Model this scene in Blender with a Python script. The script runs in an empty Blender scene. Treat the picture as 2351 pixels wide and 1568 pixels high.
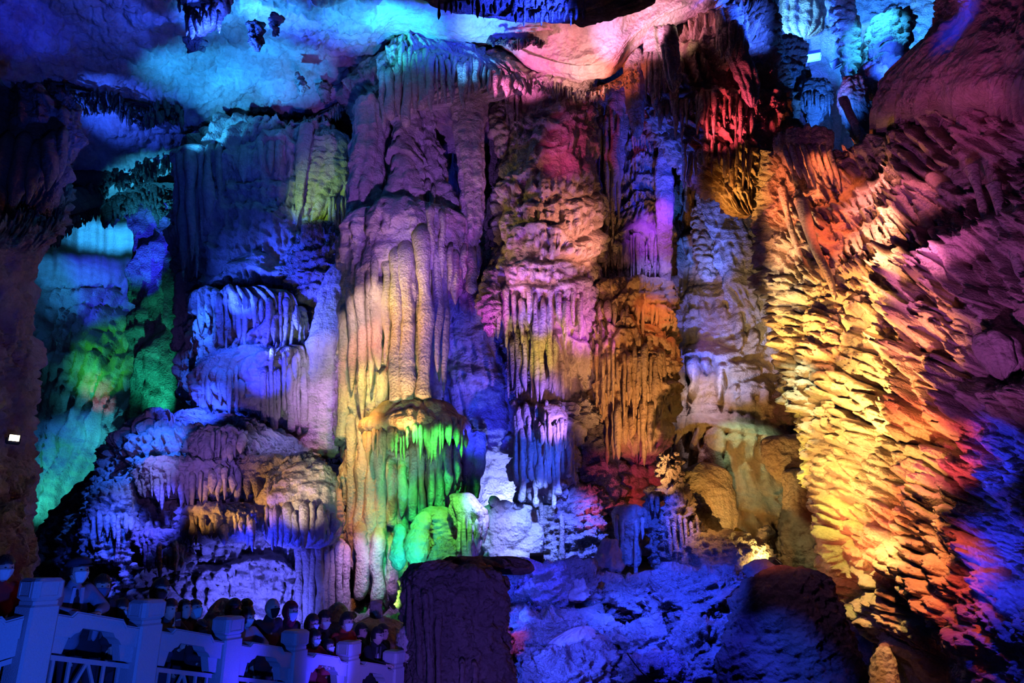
import bpy, math, random
import numpy as np
from mathutils import Vector

# ---------------------------------------------------------------- camera, world, exposure
SC = bpy.context.scene
COL = bpy.context.collection
W, H = 2351, 1568
LENS = 24.0
FPX = W * LENS / 36.0
PITCH = math.radians(17.0)
CAMZ = 1.6
cam_d = bpy.data.cameras.new('camera'); cam_d.lens = LENS; cam_d.sensor_width = 36.0
cam_d.clip_start = 0.05; cam_d.clip_end = 400
cam = bpy.data.objects.new('camera', cam_d); COL.objects.link(cam)
cam.location = (0, 0, CAMZ); cam.rotation_euler = (math.pi / 2 + PITCH, 0, 0)
SC.camera = cam
SC.view_settings.view_transform = 'Standard'; SC.view_settings.look = 'None'
SC.view_settings.gamma = 1.0; SC.view_settings.use_curve_mapping = False
SC.view_settings.exposure = 0.15
SC.cycles.max_bounces = 2; SC.cycles.diffuse_bounces = 1; SC.cycles.glossy_bounces = 1
SC.cycles.transmission_bounces = 1; SC.cycles.caustics_reflective = False; SC.cycles.caustics_refractive = False
SC.cycles.sample_clamp_indirect = 4.0
wd = bpy.data.worlds.new('world'); SC.world = wd; wd.use_nodes = True
wd.node_tree.nodes['Background'].inputs[0].default_value = (0.05, 0.06, 0.30, 1)
wd.node_tree.nodes['Background'].inputs[1].default_value = 0.03

ST, CT = math.sin(PITCH), math.cos(PITCH)
def at(px, py, Y):
    """world point on the ray through a photo position, at world distance Y in front of the camera"""
    px = np.asarray(px, float); py = np.asarray(py, float); Y = np.asarray(Y, float)
    rx = (px - W / 2) / FPX; ry = -(py - H / 2) / FPX
    dy = CT - ST * ry; dz = ST + CT * ry
    s = Y / dy
    return np.stack(np.broadcast_arrays(rx * s, Y, CAMZ + dz * s), -1)
def mpp(py, Y):
    """metres per photo pixel at that distance"""
    ry = -(py - H / 2) / FPX
    return Y / (CT - ST * ry) / FPX

# ---------------------------------------------------------------- added spots  (LIGHTS table is filled from solved colours)
#LAMPTABLE added spots, placed and coloured by a fit, most without a fixture: (place, aimed at, colour, watts, beam in degrees)
FITTED_SPOTS = [
 ((4.9,13.4,2.3),(8.2,16.3,4.6),(1.00,0.56,0.14),1807,60),
 ((2.6,12.0,2.4),(3.6,15.0,0.4),(0.02,0.05,1.00),2274,60),
 ((1.0,12.5,2.2),(1.8,15.0,0.2),(0.04,0.05,1.00),762,80),
 ((6.4,20.0,1.5),(8.4,25.2,6.3),(1.00,0.60,0.18),632,80),
 ((-1.6,3.4,0.2),(-3.4,7.0,0.7),(0.02,0.10,1.00),657,90),
 ((0.8,17.6,4.2),(0.6,19.8,2.1),(0.13,0.22,1.00),2063,46),
 ((-1.1,12.0,4.3),(-3.8,21.0,13.6),(0.39,0.15,1.00),4166,34),
 ((3.4,16.0,1.7),(3.8,21.0,7.8),(1.00,0.45,0.15),1868,50),
 ((-4.6,13.0,1.5),(-5.3,21.0,6.9),(1.00,0.80,0.65),541,45),
 ((-5.9,16.5,-0.6),(-7.4,21.3,1.1),(0.09,0.10,1.00),1239,90),
 ((-0.3,21.0,2.7),(-0.5,22.4,3.9),(0.17,0.23,1.00),667,130),
 ((3.6,17.8,15.0),(2.2,19.7,17.7),(1.00,0.42,0.40),1239,46),
 ((1.7,17.8,4.4),(1.8,20.0,2.0),(0.06,0.10,1.00),2637,46),
 ((7.0,12.5,3.3),(7.7,13.7,1.1),(1.00,0.28,0.08),512,46),
 ((-9.8,19.9,8.6),(-8.4,22.6,10.9),(0.02,0.06,1.00),2793,46),
 ((3.8,8.0,1.4),(9.9,13.4,8.3),(0.86,0.18,1.00),885,44),
 ((-0.7,16.9,4.1),(-0.6,19.1,2.0),(0.23,0.26,1.00),1483,46),
 ((11.8,23.2,19.4),(12.6,24.2,24.2),(0.02,0.11,1.00),4593,100),
 ((7.3,12.4,4.5),(7.9,13.7,2.7),(1.00,0.13,0.19),246,46),
 ((2.0,14.0,3.9),(1.6,20.5,8.2),(1.00,0.38,0.19),871,40),
 ((8.4,14.1,10.4),(9.1,15.6,9.2),(1.00,0.33,0.20),1473,46),
 ((2.0,17.5,16.2),(3.8,19.1,18.5),(1.00,0.45,0.96),1084,46),
 ((-3.2,17.5,6.5),(-3.2,19.1,9.5),(1.00,0.68,0.26),218,54),
 ((-9.1,18.2,7.8),(-9.6,20.5,5.7),(0.02,0.06,1.00),3584,46),
 ((0.5,12.6,-0.1),(1.0,14.4,-0.6),(0.03,0.06,1.00),395,100),
 ((2.0,13.9,13.6),(0.6,15.3,15.7),(0.02,0.05,1.00),12274,46),
 ((-2.0,12.0,0.5),(-3.8,20.0,5.3),(0.40,1.00,0.17),1274,36),
 ((-5.3,12.0,4.3),(-10.6,20.0,17.8),(0.02,0.07,1.00),3235,52),
 ((6.8,13.6,3.3),(7.5,14.9,1.1),(1.00,0.64,0.17),612,46),
 ((13.0,19.4,22.8),(14.0,21.6,20.8),(0.03,0.37,1.00),3482,46),
 ((-5.3,18.5,15.6),(-3.7,19.3,19.0),(0.04,0.90,1.00),1444,46),
 ((-8.9,17.1,15.1),(-7.7,18.4,18.2),(0.02,0.09,1.00),4179,46),
 ((-2.5,18.5,15.3),(-0.8,19.2,18.6),(0.08,0.37,1.00),2515,46),
 ((-9.0,17.1,6.6),(-10.1,19.0,4.3),(0.02,0.12,1.00),1573,46),
 ((-3.6,17.2,3.1),(-4.0,19.2,1.0),(0.44,0.26,1.00),567,46),
 ((9.1,22.7,20.5),(12.1,23.8,23.2),(0.11,0.45,1.00),4003,46),
 ((9.1,17.0,16.8),(8.1,19.3,19.1),(0.02,0.08,1.00),4492,46),
 ((-10.1,20.2,10.1),(-10.9,22.6,7.8),(0.02,0.11,1.00),1287,46),
 ((-7.3,14.9,14.0),(-9.0,15.8,16.0),(0.02,0.07,1.00),2751,46),
 ((8.0,13.2,9.0),(8.4,14.7,7.6),(1.00,0.37,0.18),1200,46),
 ((3.4,17.3,16.1),(5.1,18.9,18.7),(1.00,0.31,0.62),1208,46),
 ((6.1,14.1,3.4),(8.0,14.8,4.7),(1.00,0.47,0.11),2070,46),
 ((-1.2,18.4,15.2),(0.7,19.9,17.8),(1.00,0.19,0.58),1033,46),
 ((3.3,16.3,4.1),(3.8,18.2,2.0),(0.02,0.06,1.00),1147,46),
 ((6.6,12.3,3.3),(8.1,13.4,4.4),(1.00,0.17,0.06),570,46),
 ((-2.9,17.5,3.9),(-3.1,19.1,6.8),(1.00,0.50,0.19),815,54),
 ((-8.3,18.5,5.7),(-7.6,21.2,7.4),(0.02,0.03,1.00),1835,46),
 ((-8.7,21.2,14.5),(-9.0,21.9,19.4),(0.02,0.30,1.00),2477,54),
 ((6.8,12.3,4.1),(8.3,13.4,5.3),(1.00,0.34,0.08),653,46),
 ((6.5,14.9,4.4),(7.4,16.3,2.0),(0.82,1.00,0.13),377,46),
 ((0.8,18.2,6.6),(0.7,19.8,9.8),(0.15,0.04,1.00),730,54),
 ((-11.4,20.9,14.2),(-12.0,21.5,18.9),(0.02,0.35,1.00),1699,54),
 ((-0.8,19.0,3.9),(-1.2,21.6,7.1),(0.02,0.03,1.00),533,80),
 ((-1.4,16.4,4.1),(-1.7,18.4,2.0),(0.17,1.00,0.13),627,46),
 ((5.3,17.5,5.8),(7.6,17.8,7.7),(1.00,0.51,0.12),1317,46),
 ((-9.7,16.5,4.0),(-10.5,18.3,2.0),(0.02,0.07,1.00),727,46),
 ((-0.3,6.5,-0.3),(-0.9,12.4,0.6),(0.16,0.08,1.00),889,60),
 ((6.5,22.8,6.1),(7.3,24.6,10.0),(0.02,0.08,1.00),1360,54),
 ((-8.4,19.8,7.1),(-6.5,22.0,9.1),(0.08,0.13,1.00),1972,46),
 ((-2.4,16.6,0.7),(-2.7,18.2,1.7),(0.03,1.00,0.82),336,60),
 ((2.0,17.6,4.2),(0.6,19.9,5.7),(0.25,0.14,1.00),1237,46),
 ((3.9,18.1,9.3),(2.1,20.1,11.4),(1.00,0.32,0.25),1079,46),
 ((-12.3,21.1,15.0),(-11.1,23.5,18.6),(0.03,0.39,1.00),1407,46),
 ((-0.2,14.0,4.3),(-3.0,20.5,9.1),(0.02,0.03,1.00),1153,42),
 ((-8.4,16.3,4.2),(-9.2,18.0,2.0),(0.05,0.06,1.00),1219,46),
 ((-8.1,19.1,9.4),(-8.9,21.3,7.4),(0.02,0.08,1.00),1138,46),
 ((-4.5,17.5,10.2),(-4.5,19.6,8.3),(1.00,0.65,0.60),493,46),
 ((5.4,14.4,1.3),(8.1,15.2,2.5),(1.00,0.25,0.07),1164,60),
 ((8.3,12.2,8.5),(8.7,13.7,7.2),(1.00,0.23,0.59),306,46),
 ((-4.0,17.4,4.4),(-4.1,19.5,2.0),(1.00,0.33,0.08),368,46),
 ((15.4,22.3,19.7),(17.4,24.6,24.5),(0.02,0.19,1.00),8159,100),
 ((14.3,18.5,16.7),(13.3,21.1,18.9),(0.02,0.09,1.00),3423,46),
 ((4.6,19.0,14.0),(5.0,21.3,11.9),(0.35,0.06,1.00),833,46),
 ((6.4,21.9,9.3),(7.0,24.5,6.7),(0.86,0.70,1.00),574,46),
 ((6.0,16.7,1.3),(5.5,17.5,1.6),(1.00,0.57,0.13),85,100),
 ((-4.5,17.4,6.3),(-4.3,19.6,4.4),(1.00,0.49,0.12),817,46),
 ((-7.3,16.1,0.5),(-6.0,18.1,2.0),(0.02,0.03,1.00),888,46),
 ((6.3,14.0,5.0),(8.1,14.5,6.5),(1.00,0.38,0.09),1701,46),
 ((-0.5,18.5,6.8),(-0.7,20.1,9.9),(0.90,0.11,1.00),364,54),
 ((-20.9,38.6,13.1),(-24.2,37.1,19.4),(0.02,0.32,1.00),7488,46),
 ((6.0,22.1,5.7),(8.6,24.0,8.1),(0.25,0.35,1.00),1079,46),
 ((1.9,17.1,2.8),(0.6,19.4,4.4),(0.02,0.08,1.00),845,46),
 ((10.2,19.0,15.0),(13.3,24.0,21.7),(0.02,0.15,1.00),545,90),
 ((-5.9,19.1,9.7),(-6.2,21.4,7.4),(0.51,0.40,1.00),564,46),
 ((7.1,11.5,2.8),(7.8,12.6,1.2),(1.00,0.11,0.05),121,46),
 ((6.5,13.0,2.5),(8.2,13.8,3.6),(1.00,0.47,0.11),510,46),
 ((6.6,11.5,0.6),(8.1,11.9,1.2),(0.02,0.03,1.00),159,46),
 ((6.7,14.7,6.6),(7.7,16.2,4.9),(1.00,0.47,0.12),1318,46),
 ((5.9,12.0,7.2),(10.0,12.8,12.1),(1.00,0.08,0.35),268,50),
 ((-7.5,16.1,1.8),(-6.1,18.0,3.1),(1.00,0.47,0.10),295,46),
 ((-9.4,19.3,7.2),(-7.9,21.8,9.0),(0.02,0.03,1.00),1487,46),
 ((-1.7,17.3,5.5),(-1.8,19.5,3.2),(0.05,1.00,0.15),740,46),
 ((-4.1,17.6,8.9),(-4.5,19.7,7.0),(1.00,0.27,0.17),394,46),
 ((0.1,14.0,0.4),(-0.0,15.6,0.4),(0.02,0.06,1.00),417,60),
 ((4.7,19.2,11.5),(5.2,20.8,15.0),(0.02,0.06,1.00),1135,54),
 ((6.9,22.2,9.5),(7.4,24.1,13.3),(0.02,0.13,1.00),1243,54),
 ((6.1,17.1,9.9),(8.3,18.1,11.8),(1.00,0.21,0.07),1055,46),
 ((5.8,17.0,8.6),(8.0,17.9,10.3),(1.00,0.41,0.17),724,46),
 ((-32.5,38.2,12.6),(-29.9,42.3,19.0),(0.02,0.28,1.00),2354,46),
 ((-6.6,14.0,3.0),(-8.9,20.0,4.8),(0.32,0.16,1.00),460,50),
 ((-4.7,18.6,14.6),(-5.1,19.1,18.8),(0.03,0.37,1.00),1902,54),
 ((5.0,18.0,0.9),(8.5,22.0,2.7),(1.00,0.15,0.06),35277,60),
 ((-16.4,27.1,11.0),(-17.2,29.3,15.9),(0.02,0.03,1.00),2667,54),
 ((3.1,12.0,1.7),(7.5,16.2,2.2),(1.00,0.16,0.06),634,40),
 ((-8.5,19.4,11.0),(-9.3,21.6,9.0),(0.02,0.06,1.00),827,46),
 ((7.0,12.7,4.9),(8.5,13.6,6.2),(1.00,0.23,0.15),269,46),
 ((6.8,17.4,16.1),(5.1,18.9,18.7),(1.00,0.70,0.57),573,46),
 ((6.9,12.3,2.6),(8.5,12.9,3.4),(1.00,0.09,0.12),205,46),
 ((-4.1,17.6,7.8),(-4.4,19.8,5.7),(1.00,0.80,0.16),549,46),
 ((-15.2,17.1,13.9),(-15.7,17.8,17.7),(0.02,0.04,1.00),454,54),
 ((-5.7,18.9,8.2),(-6.1,21.2,6.0),(0.53,0.22,1.00),576,46),
 ((-6.0,18.5,15.1),(-7.7,18.4,18.2),(0.02,0.28,1.00),1674,46),
 ((-8.9,16.5,5.1),(-9.6,18.4,3.1),(0.16,0.20,1.00),379,46),
 ((4.3,11.6,1.5),(4.8,12.9,-0.2),(0.02,0.06,1.00),441,46),
 ((3.6,11.8,1.5),(4.1,13.1,-0.3),(0.02,0.03,1.00),460,46),
 ((-11.2,19.8,8.6),(-9.9,22.6,10.9),(0.02,0.08,1.00),954,46),
 ((-8.5,19.7,8.2),(-6.7,22.0,10.7),(0.02,0.03,1.00),1375,46),
 ((-8.3,16.0,1.9),(-7.2,18.2,3.1),(1.00,0.45,0.11),188,46),
 ((-2.5,17.5,5.3),(-3.0,19.6,3.2),(0.05,1.00,0.15),552,46),
 ((-28.9,37.8,12.4),(-27.1,42.3,18.9),(0.02,0.03,1.00),4306,46),
 ((1.8,18.1,15.0),(3.7,19.6,17.6),(1.00,0.16,0.06),660,46),
 ((-2.7,16.7,4.1),(-2.8,18.8,2.0),(0.04,1.00,0.23),554,46),
 ((7.1,11.7,2.4),(8.7,12.1,3.3),(0.02,0.03,1.00),234,46),
 ((9.0,13.7,11.1),(9.9,15.0,10.0),(1.00,0.20,0.36),177,46),
 ((6.2,16.0,7.3),(7.4,17.5,5.3),(0.92,1.00,0.55),519,46),
 ((8.1,15.2,11.3),(8.7,16.9,9.8),(1.00,0.16,0.06),554,46),
 ((-8.6,17.4,14.1),(-9.0,18.1,18.0),(0.02,0.28,1.00),2116,54),
 ((7.3,13.2,7.7),(8.1,14.5,6.5),(1.00,0.45,0.11),479,46),
 ((-15.8,19.4,14.8),(-15.3,22.1,17.6),(0.02,0.09,1.00),2224,46),
 ((-14.9,26.7,5.2),(-15.9,29.0,9.5),(0.02,1.00,0.60),910,54),
 ((5.4,18.4,13.2),(7.7,19.2,15.5),(1.00,0.09,0.18),951,46),
 ((-1.0,17.8,7.8),(0.7,19.8,9.8),(1.00,0.36,0.60),458,46),
 ((-5.0,17.2,7.7),(-3.2,19.1,9.5),(1.00,0.80,0.11),381,46),
 ((-15.0,24.8,12.1),(-15.9,26.8,16.6),(0.03,0.50,1.00),2210,54),
 ((-26.5,35.0,2.3),(-26.3,40.4,5.2),(0.04,1.00,0.96),1558,46),
 ((8.2,15.9,12.8),(9.2,17.4,11.4),(1.00,0.18,0.06),362,46),
 ((2.6,12.3,1.3),(2.8,13.8,-0.4),(0.02,0.03,1.00),451,46),
 ((0.7,14.6,2.6),(0.5,16.4,0.9),(0.02,0.03,1.00),882,46),
 ((4.3,18.3,10.2),(4.6,20.4,8.6),(1.00,0.24,0.07),320,46),
 ((0.7,18.2,5.3),(0.7,19.8,8.3),(1.00,0.75,0.11),363,54),
 ((8.0,12.4,6.9),(9.5,13.2,8.0),(1.00,0.18,0.78),65,46),
 ((-8.6,20.2,12.1),(-7.2,22.9,14.5),(0.45,1.00,0.08),420,46),
 ((7.0,11.6,2.2),(7.7,12.7,0.5),(1.00,0.09,0.05),101,46),
 ((5.2,18.9,10.5),(7.6,19.8,12.7),(1.00,0.43,0.09),932,46),
 ((6.4,18.8,11.3),(5.1,21.3,13.6),(0.02,0.03,1.00),909,46),
 ((0.7,18.1,12.5),(2.2,20.3,14.7),(1.00,0.08,0.35),274,46),
 ((6.8,11.7,0.9),(8.4,12.1,1.9),(0.02,0.03,1.00),168,46),
 ((1.2,18.4,1.7),(3.1,20.4,3.3),(1.00,0.09,0.18),361,46),
 ((7.3,10.7,2.2),(7.9,11.9,0.5),(0.02,0.03,1.00),172,46),
 ((-24.7,37.0,12.5),(-26.8,40.9,7.5),(0.02,0.24,1.00),1343,46),
 ((1.9,13.7,2.2),(2.2,15.4,0.2),(0.02,0.06,1.00),1225,46),
 ((-1.3,10.2,-0.6),(-2.7,10.5,0.1),(0.04,0.03,1.00),280,46),
 ((5.2,17.0,5.5),(9.4,24.0,10.4),(1.00,0.71,0.36),951,44),
 ((9.3,12.5,14.9),(10.6,13.2,13.5),(0.02,0.03,1.00),204,46),
 ((6.7,14.9,5.2),(7.6,16.5,2.9),(1.00,0.63,0.11),459,46),
 ((8.7,14.8,11.9),(9.6,16.2,10.7),(1.00,0.30,0.27),812,46),
 ((-2.2,8.8,-0.4),(-3.3,9.0,0.3),(0.04,0.03,1.00),116,46),
 ((7.2,21.5,7.2),(8.2,23.9,5.0),(0.56,1.00,0.68),356,46),
 ((5.4,17.4,7.1),(7.8,17.8,8.9),(1.00,0.73,0.41),440,46),
 ((-23.9,37.9,4.2),(-24.9,41.3,10.1),(0.04,0.61,1.00),1397,54),
 ((3.7,18.1,6.6),(2.0,20.2,8.5),(0.68,0.09,1.00),670,46),
 ((-6.4,17.2,6.4),(-6.6,19.3,4.4),(0.28,0.27,1.00),417,46),
 ((-4.8,17.1,6.4),(-3.1,19.1,8.1),(1.00,0.50,0.12),498,46),
 ((9.9,22.0,14.3),(9.0,25.3,11.2),(0.99,1.00,0.12),2454,60),
 ((-26.8,36.4,9.4),(-25.8,41.9,13.0),(0.05,1.00,0.15),1168,46),
 ((7.2,12.5,3.8),(7.9,13.8,1.9),(1.00,0.42,0.10),226,46),
 ((4.3,18.7,12.0),(4.8,20.9,10.2),(0.29,0.23,1.00),464,46),
 ((4.1,16.1,4.0),(4.8,17.9,2.0),(1.00,0.43,0.09),431,46),
 ((5.9,16.4,5.4),(8.1,16.4,7.2),(1.00,0.35,0.08),2112,46),
 ((-5.9,15.9,1.9),(-5.0,18.1,3.1),(1.00,0.74,0.45),261,46),
]
for loc, tgt, colr, en, cone in FITTED_SPOTS:
    l = bpy.data.lights.new('added_spot', 'SPOT'); l.color = colr; l.energy = en; l.shadow_soft_size = .08
    l.spot_size = math.radians(cone); l.spot_blend = 1.0
    o = bpy.data.objects.new('added_spot', l); COL.objects.link(o); o.location = loc
    o.rotation_euler = (Vector(tgt) - Vector(loc)).to_track_quat('-Z', 'Y').to_euler()
EXTRA = [((1650,950,10),(1845,1345,13.2),(.45,.22,.8),130,26),((655,1420,20.2),(640,1325,21.3),(.08,.8,1),110,110),((260,1050,37),(228,905,41.5),(1,.2,.35),900,15),((1190,1500,14),(1168,1440,15.4),(1,.1,.3),45,50),
 ((1775,1285,16.9),(1700,1255,17.7),(1,.6,.15),130,110),((395,820,27),(425,760,24.6),(.1,.6,1),900,30),((1740,1160,18.4),(1850,1020,17.9),(1,.75,.1),260,70)]  # spots added by hand for colour patches and rims, most without a fixture
for loc, tgt, colr, en, cone in EXTRA:
    loc = at(*loc); tgt = at(*tgt)
    l = bpy.data.lights.new('added_spot', 'SPOT'); l.color = colr; l.energy = en; l.shadow_soft_size = .05
    l.spot_size = math.radians(cone); l.spot_blend = 1.0
    o = bpy.data.objects.new('added_spot', l); COL.objects.link(o); o.location = loc
    o.rotation_euler = (Vector(tgt) - Vector(loc)).to_track_quat('-Z', 'Y').to_euler()
#ENDLAMP


# ---------------------------------------------------------------- noise
def _h(a, b, c, seed):
    with np.errstate(over='ignore'):
        h = (a.astype(np.int64) * 374761393 + b.astype(np.int64) * 668265263 + c.astype(np.int64) * 2147483647 + int(seed) * 1274126177) & 0xFFFFFFFF
        h = ((h ^ (h >> 13)) * 1274126177) & 0xFFFFFFFF
        h = ((h ^ (h >> 16)) * 2246822519) & 0xFFFFFFFF
        h = h ^ (h >> 15)
    return (h & 0xFFFFFF) / float(0xFFFFFF)
def vn(x, y, z=None, seed=0):
    x = np.asarray(x, float); y = np.broadcast_to(np.asarray(y, float), x.shape)
    ix = np.floor(x); iy = np.floor(y); fx = x - ix; fy = y - iy
    fx = fx * fx * (3 - 2 * fx); fy = fy * fy * (3 - 2 * fy)
    if z is None:
        o = np.zeros_like(ix)
        a = _h(ix, iy, o, seed); b = _h(ix + 1, iy, o, seed); c = _h(ix, iy + 1, o, seed); d = _h(ix + 1, iy + 1, o, seed)
        return ((a * (1 - fx) + b * fx) * (1 - fy) + (c * (1 - fx) + d * fx) * fy) * 2 - 1
    z = np.broadcast_to(np.asarray(z, float), x.shape)
    iz = np.floor(z); fz = z - iz; fz = fz * fz * (3 - 2 * fz)
    r = 0
    for k in (0, 1):
        a = _h(ix, iy, iz + k, seed); b = _h(ix + 1, iy, iz + k, seed); c = _h(ix, iy + 1, iz + k, seed); d = _h(ix + 1, iy + 1, iz + k, seed)
        v = (a * (1 - fx) + b * fx) * (1 - fy) + (c * (1 - fx) + d * fx) * fy
        r = r + v * (fz if k else 1 - fz)
    return r * 2 - 1
def fbm(x, y, z=None, oct=4, seed=0, gain=0.5):
    r = 0; a = 1.0; f = 1.0
    for o in range(oct):
        r = r + a * vn(x * f, y * f, None if z is None else z * f, seed + o * 7)
        a *= gain; f *= 2.03
    return r
def wor1(x, key, seed):
    """jittered 1-D cells: distance to the cell centre and a random number of the cell"""
    i = np.floor(x); best = np.full(x.shape, 9.0); rid = np.zeros(x.shape); z = np.zeros_like(x)
    key = np.broadcast_to(np.asarray(key, float), x.shape)
    for o in (-1, 0, 1):
        c = i + o + 0.2 + 0.6 * _h(i + o, key, z, seed)
        d = np.abs(x - c); m = d < best
        best = np.where(m, d, best); rid = np.where(m, _h(i + o, key, z + 5, seed), rid)
    return best, rid
def wor2(x, y, seed):
    ix = np.floor(x); iy = np.floor(y); f1 = np.full(x.shape, 9.0); f2 = np.full(x.shape, 9.0); rid = np.zeros(x.shape); z = np.zeros_like(x)
    for ox in (-1, 0, 1):
        for oy in (-1, 0, 1):
            cx = ix + ox; cy = iy + oy
            d = np.hypot(x - cx - 0.1 - 0.8 * _h(cx, cy, z, seed), y - cy - 0.1 - 0.8 * _h(cx, cy, z + 1, seed))
            m = d < f1
            f2 = np.where(m, f1, np.minimum(f2, d)); rid = np.where(m, _h(cx, cy, z + 2, seed), rid); f1 = np.where(m, d, f1)
    return f1, f2, rid
def sst(a, b, x):
    t = np.clip((x - a) / (b - a), 0, 1); return t * t * (3 - 2 * t)

# ---------------------------------------------------------------- relief styles; S across, Z up (both in photo pixels at the thing's distance)
def s_tiers(S, Z, T=110, A=22, fw=14, fl=0.6, seed=0):
    """melted ledges, each with a fringe of dripstone fingers hanging below its lip"""
    w = fbm(S / (T * 1.6), Z / (T * 2.5), oct=3, seed=seed) * 0.75 * T
    t = -(Z + w) / T + seed * 0.37
    k = np.floor(t); q = t - k
    amp = 0.55 + 0.55 * np.clip(vn(S / (T * 0.9), k * 3.1, seed=seed + 3) + 0.5, 0, 1.3)
    d, rid = wor1(S / fw + 0.25 * vn(S / fw, Z / (fw * 5), seed=seed + 9), k, seed)
    q0 = 0.30 + 0.14 * vn(S / (T * .5), k * 1.7, seed=seed + 5)
    L = q0 + fl * (0.35 + 0.75 * rid)
    tw = np.sqrt(np.clip(1 - (q - q0) / np.maximum(L - q0, .01), 0, 1)) * (0.52 + .15 * np.sin(q * 22 + rid * 30))
    fin = np.sqrt(np.clip(1 - (d / np.maximum(tw, 1e-3)) ** 2, 0, 1))
    rnd = np.sqrt(np.clip(1 - (d / .6) ** 2, 0, 1))
    cap = np.clip(q / q0, 0, 1) ** .55 * (1 - .22 * (1 - rnd) * sst(0.2, 1, q / q0))
    h = np.where(q < q0, cap, fin * .9)
    return A * amp * h
def s_flutes(S, Z, w=26, A=12, wav=1.0, seed=0, bul=.35):
    x = S / w + wav * .5 * fbm(S / (5 * w), Z / (9 * w), oct=2, seed=seed)
    d, rid = wor1(x, 0, seed)
    b = 1 + bul * vn(Z / (2.6 * w) + rid * 211, rid * 97, seed=seed + 1)
    r = .50 + .16 * vn(Z / (2.2 * w) + rid * 61, rid * 17, seed=seed + 2)
    return A * b * np.sqrt(np.clip(1 - (d / r) ** 2, 0, 1)) * (.6 + .5 * rid)
def s_lumps(S, Z, sx=40, sy=22, ang=0, A=14, seed=0, cut=.78):
    a = math.radians(ang); wx = 6 * fbm(S / 70, Z / 70, oct=2, seed=seed + 4)
    u = (S * math.cos(a) + Z * math.sin(a) + wx) / sx; v = (-S * math.sin(a) + Z * math.cos(a) + wx) / sy
    f1, f2, rid = wor2(u, v, seed)
    return A * np.sqrt(np.clip(1 - (f1 / cut) ** 2, 0, 1)) * (.55 + .6 * rid) * (.35 + .65 * sst(0, .35, f2 - f1))
def s_strata(S, Z, T=42, A=9, seed=0):
    t = -Z / T + .9 * fbm(S / (T * 2.2), Z / (T * 3), oct=3, seed=seed)
    q = t - np.floor(t)
    return A * (q ** .6) * (1 - sst(.80, 1, q)) * (.6 + .6 * vn(S / (T * 1.3), np.floor(t) * 2.7, seed=seed + 2))
def s_fbm(S, Z, s=60, A=8, oct=4, seed=0, ax=1.0):
    return A * fbm(S / s, Z / (s * ax), oct=oct, seed=seed)
def s_pit(S, Z, s=14, A=4, seed=0):
    f1, f2, r = wor2(S / s + .3 * vn(S / 20, Z / 20), Z / s, seed)
    return -A * (1 - sst(0, .28, f2 - f1)) + A * .4 * vn(S / (s * .4), Z / (s * .4), seed=seed)
def s_veins(S, Z, w=15, ln=70, A=8, seed=0, p=3.5):
    """branching root-like ridges running down the face"""
    n = vn(S / w + .9 * fbm(S / 50, Z / 70, oct=2, seed=seed + 2), Z / ln, seed=seed) + .35 * vn(S / (w * .45), Z / (ln * .45), seed=seed + 5)
    return A * (1 - np.clip(np.abs(n), 0, 1)) ** p
def s_crag(S, Z, s=36, A=11, seed=0, ang=28):
    """broken, ridged rock"""
    a = math.radians(ang); u = (S * math.cos(a) + Z * math.sin(a)) / s; v = (-S * math.sin(a) + Z * math.cos(a)) / (s * .55)
    r = 0; g = 1.0; w = 1.0
    for o in range(4):
        n = 1 - np.abs(vn(u * 2.07 ** o + o * 5.1, v * 2.07 ** o, seed=seed + o)); n = n * n
        r = r + n * g * w; w = np.clip(n * 1.3, 0, 1); g *= .55
    return A * (r - .8)
STY = dict(veins=s_veins, crag=s_crag, tiers=s_tiers, flutes=s_flutes, lumps=s_lumps, strata=s_strata, fbm=s_fbm, pit=s_pit)
def relief(styles, S, Z, PX, PY, seed):
    d = s_fbm(S, Z, s=24, A=2.6, oct=2, seed=seed + 91) + s_fbm(S, Z, s=7.5, A=1.15, oct=2, seed=seed + 92)
    for n, st in enumerate(styles):
        nm, kw = st[0], dict(st[1]) if len(st) > 1 else {}
        y = kw.pop('y', None); x = kw.pop('x', None); sh = kw.pop('shear', 0); f = kw.pop('fade', 40)
        h = STY[nm](S + sh * Z, Z, seed=kw.pop('seed', seed + n * 11), **kw)
        if y: h = h * sst(y[0] - f, y[0] + f, PY) * (1 - sst(y[1] - f, y[1] + f, PY))
        if x: h = h * sst(x[0] - f, x[0] + f, PX) * (1 - sst(x[1] - f, x[1] + f, PX))
        d = d + h
    return d

# ---------------------------------------------------------------- mesh building
PXS = 2.5
def put(name, V, F, mat, parent=None, smooth=True, origin=None):
    V = np.asarray(V, float)
    if origin is None:
        origin = (0, 0, 0) if parent is not None else ((V[:, 0].min() + V[:, 0].max()) / 2, (V[:, 1].min() + V[:, 1].max()) / 2, V[:, 2].min())
    V = V - np.asarray(origin)
    me = bpy.data.meshes.new(name)
    if isinstance(F, np.ndarray):
        n = len(F); me.vertices.add(len(V)); me.vertices.foreach_set('co', V.ravel().astype(np.float32))
        me.loops.add(n * 4); me.polygons.add(n)
        me.loops.foreach_set('vertex_index', F.ravel().astype(np.int32))
        me.polygons.foreach_set('loop_start', (np.arange(n) * 4).astype(np.int32))
        me.update(calc_edges=True); me.validate()
    else:
        me.from_pydata([tuple(v) for v in V], [], [list(f) for f in F]); me.update()
    if smooth: me.polygons.foreach_set('use_smooth', [True] * len(me.polygons))
    if mat is not None: me.materials.append(mat)
    o = bpy.data.objects.new(name, me); COL.objects.link(o)
    if parent is not None: o.parent = parent
    else: o.location = origin
    return o
def tag(o, label=None, cat=None, group=None, kind=None):
    if label: o['label'] = label
    if cat: o['category'] = cat
    if group: o['group'] = group
    if kind: o['kind'] = kind
    return o
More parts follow.
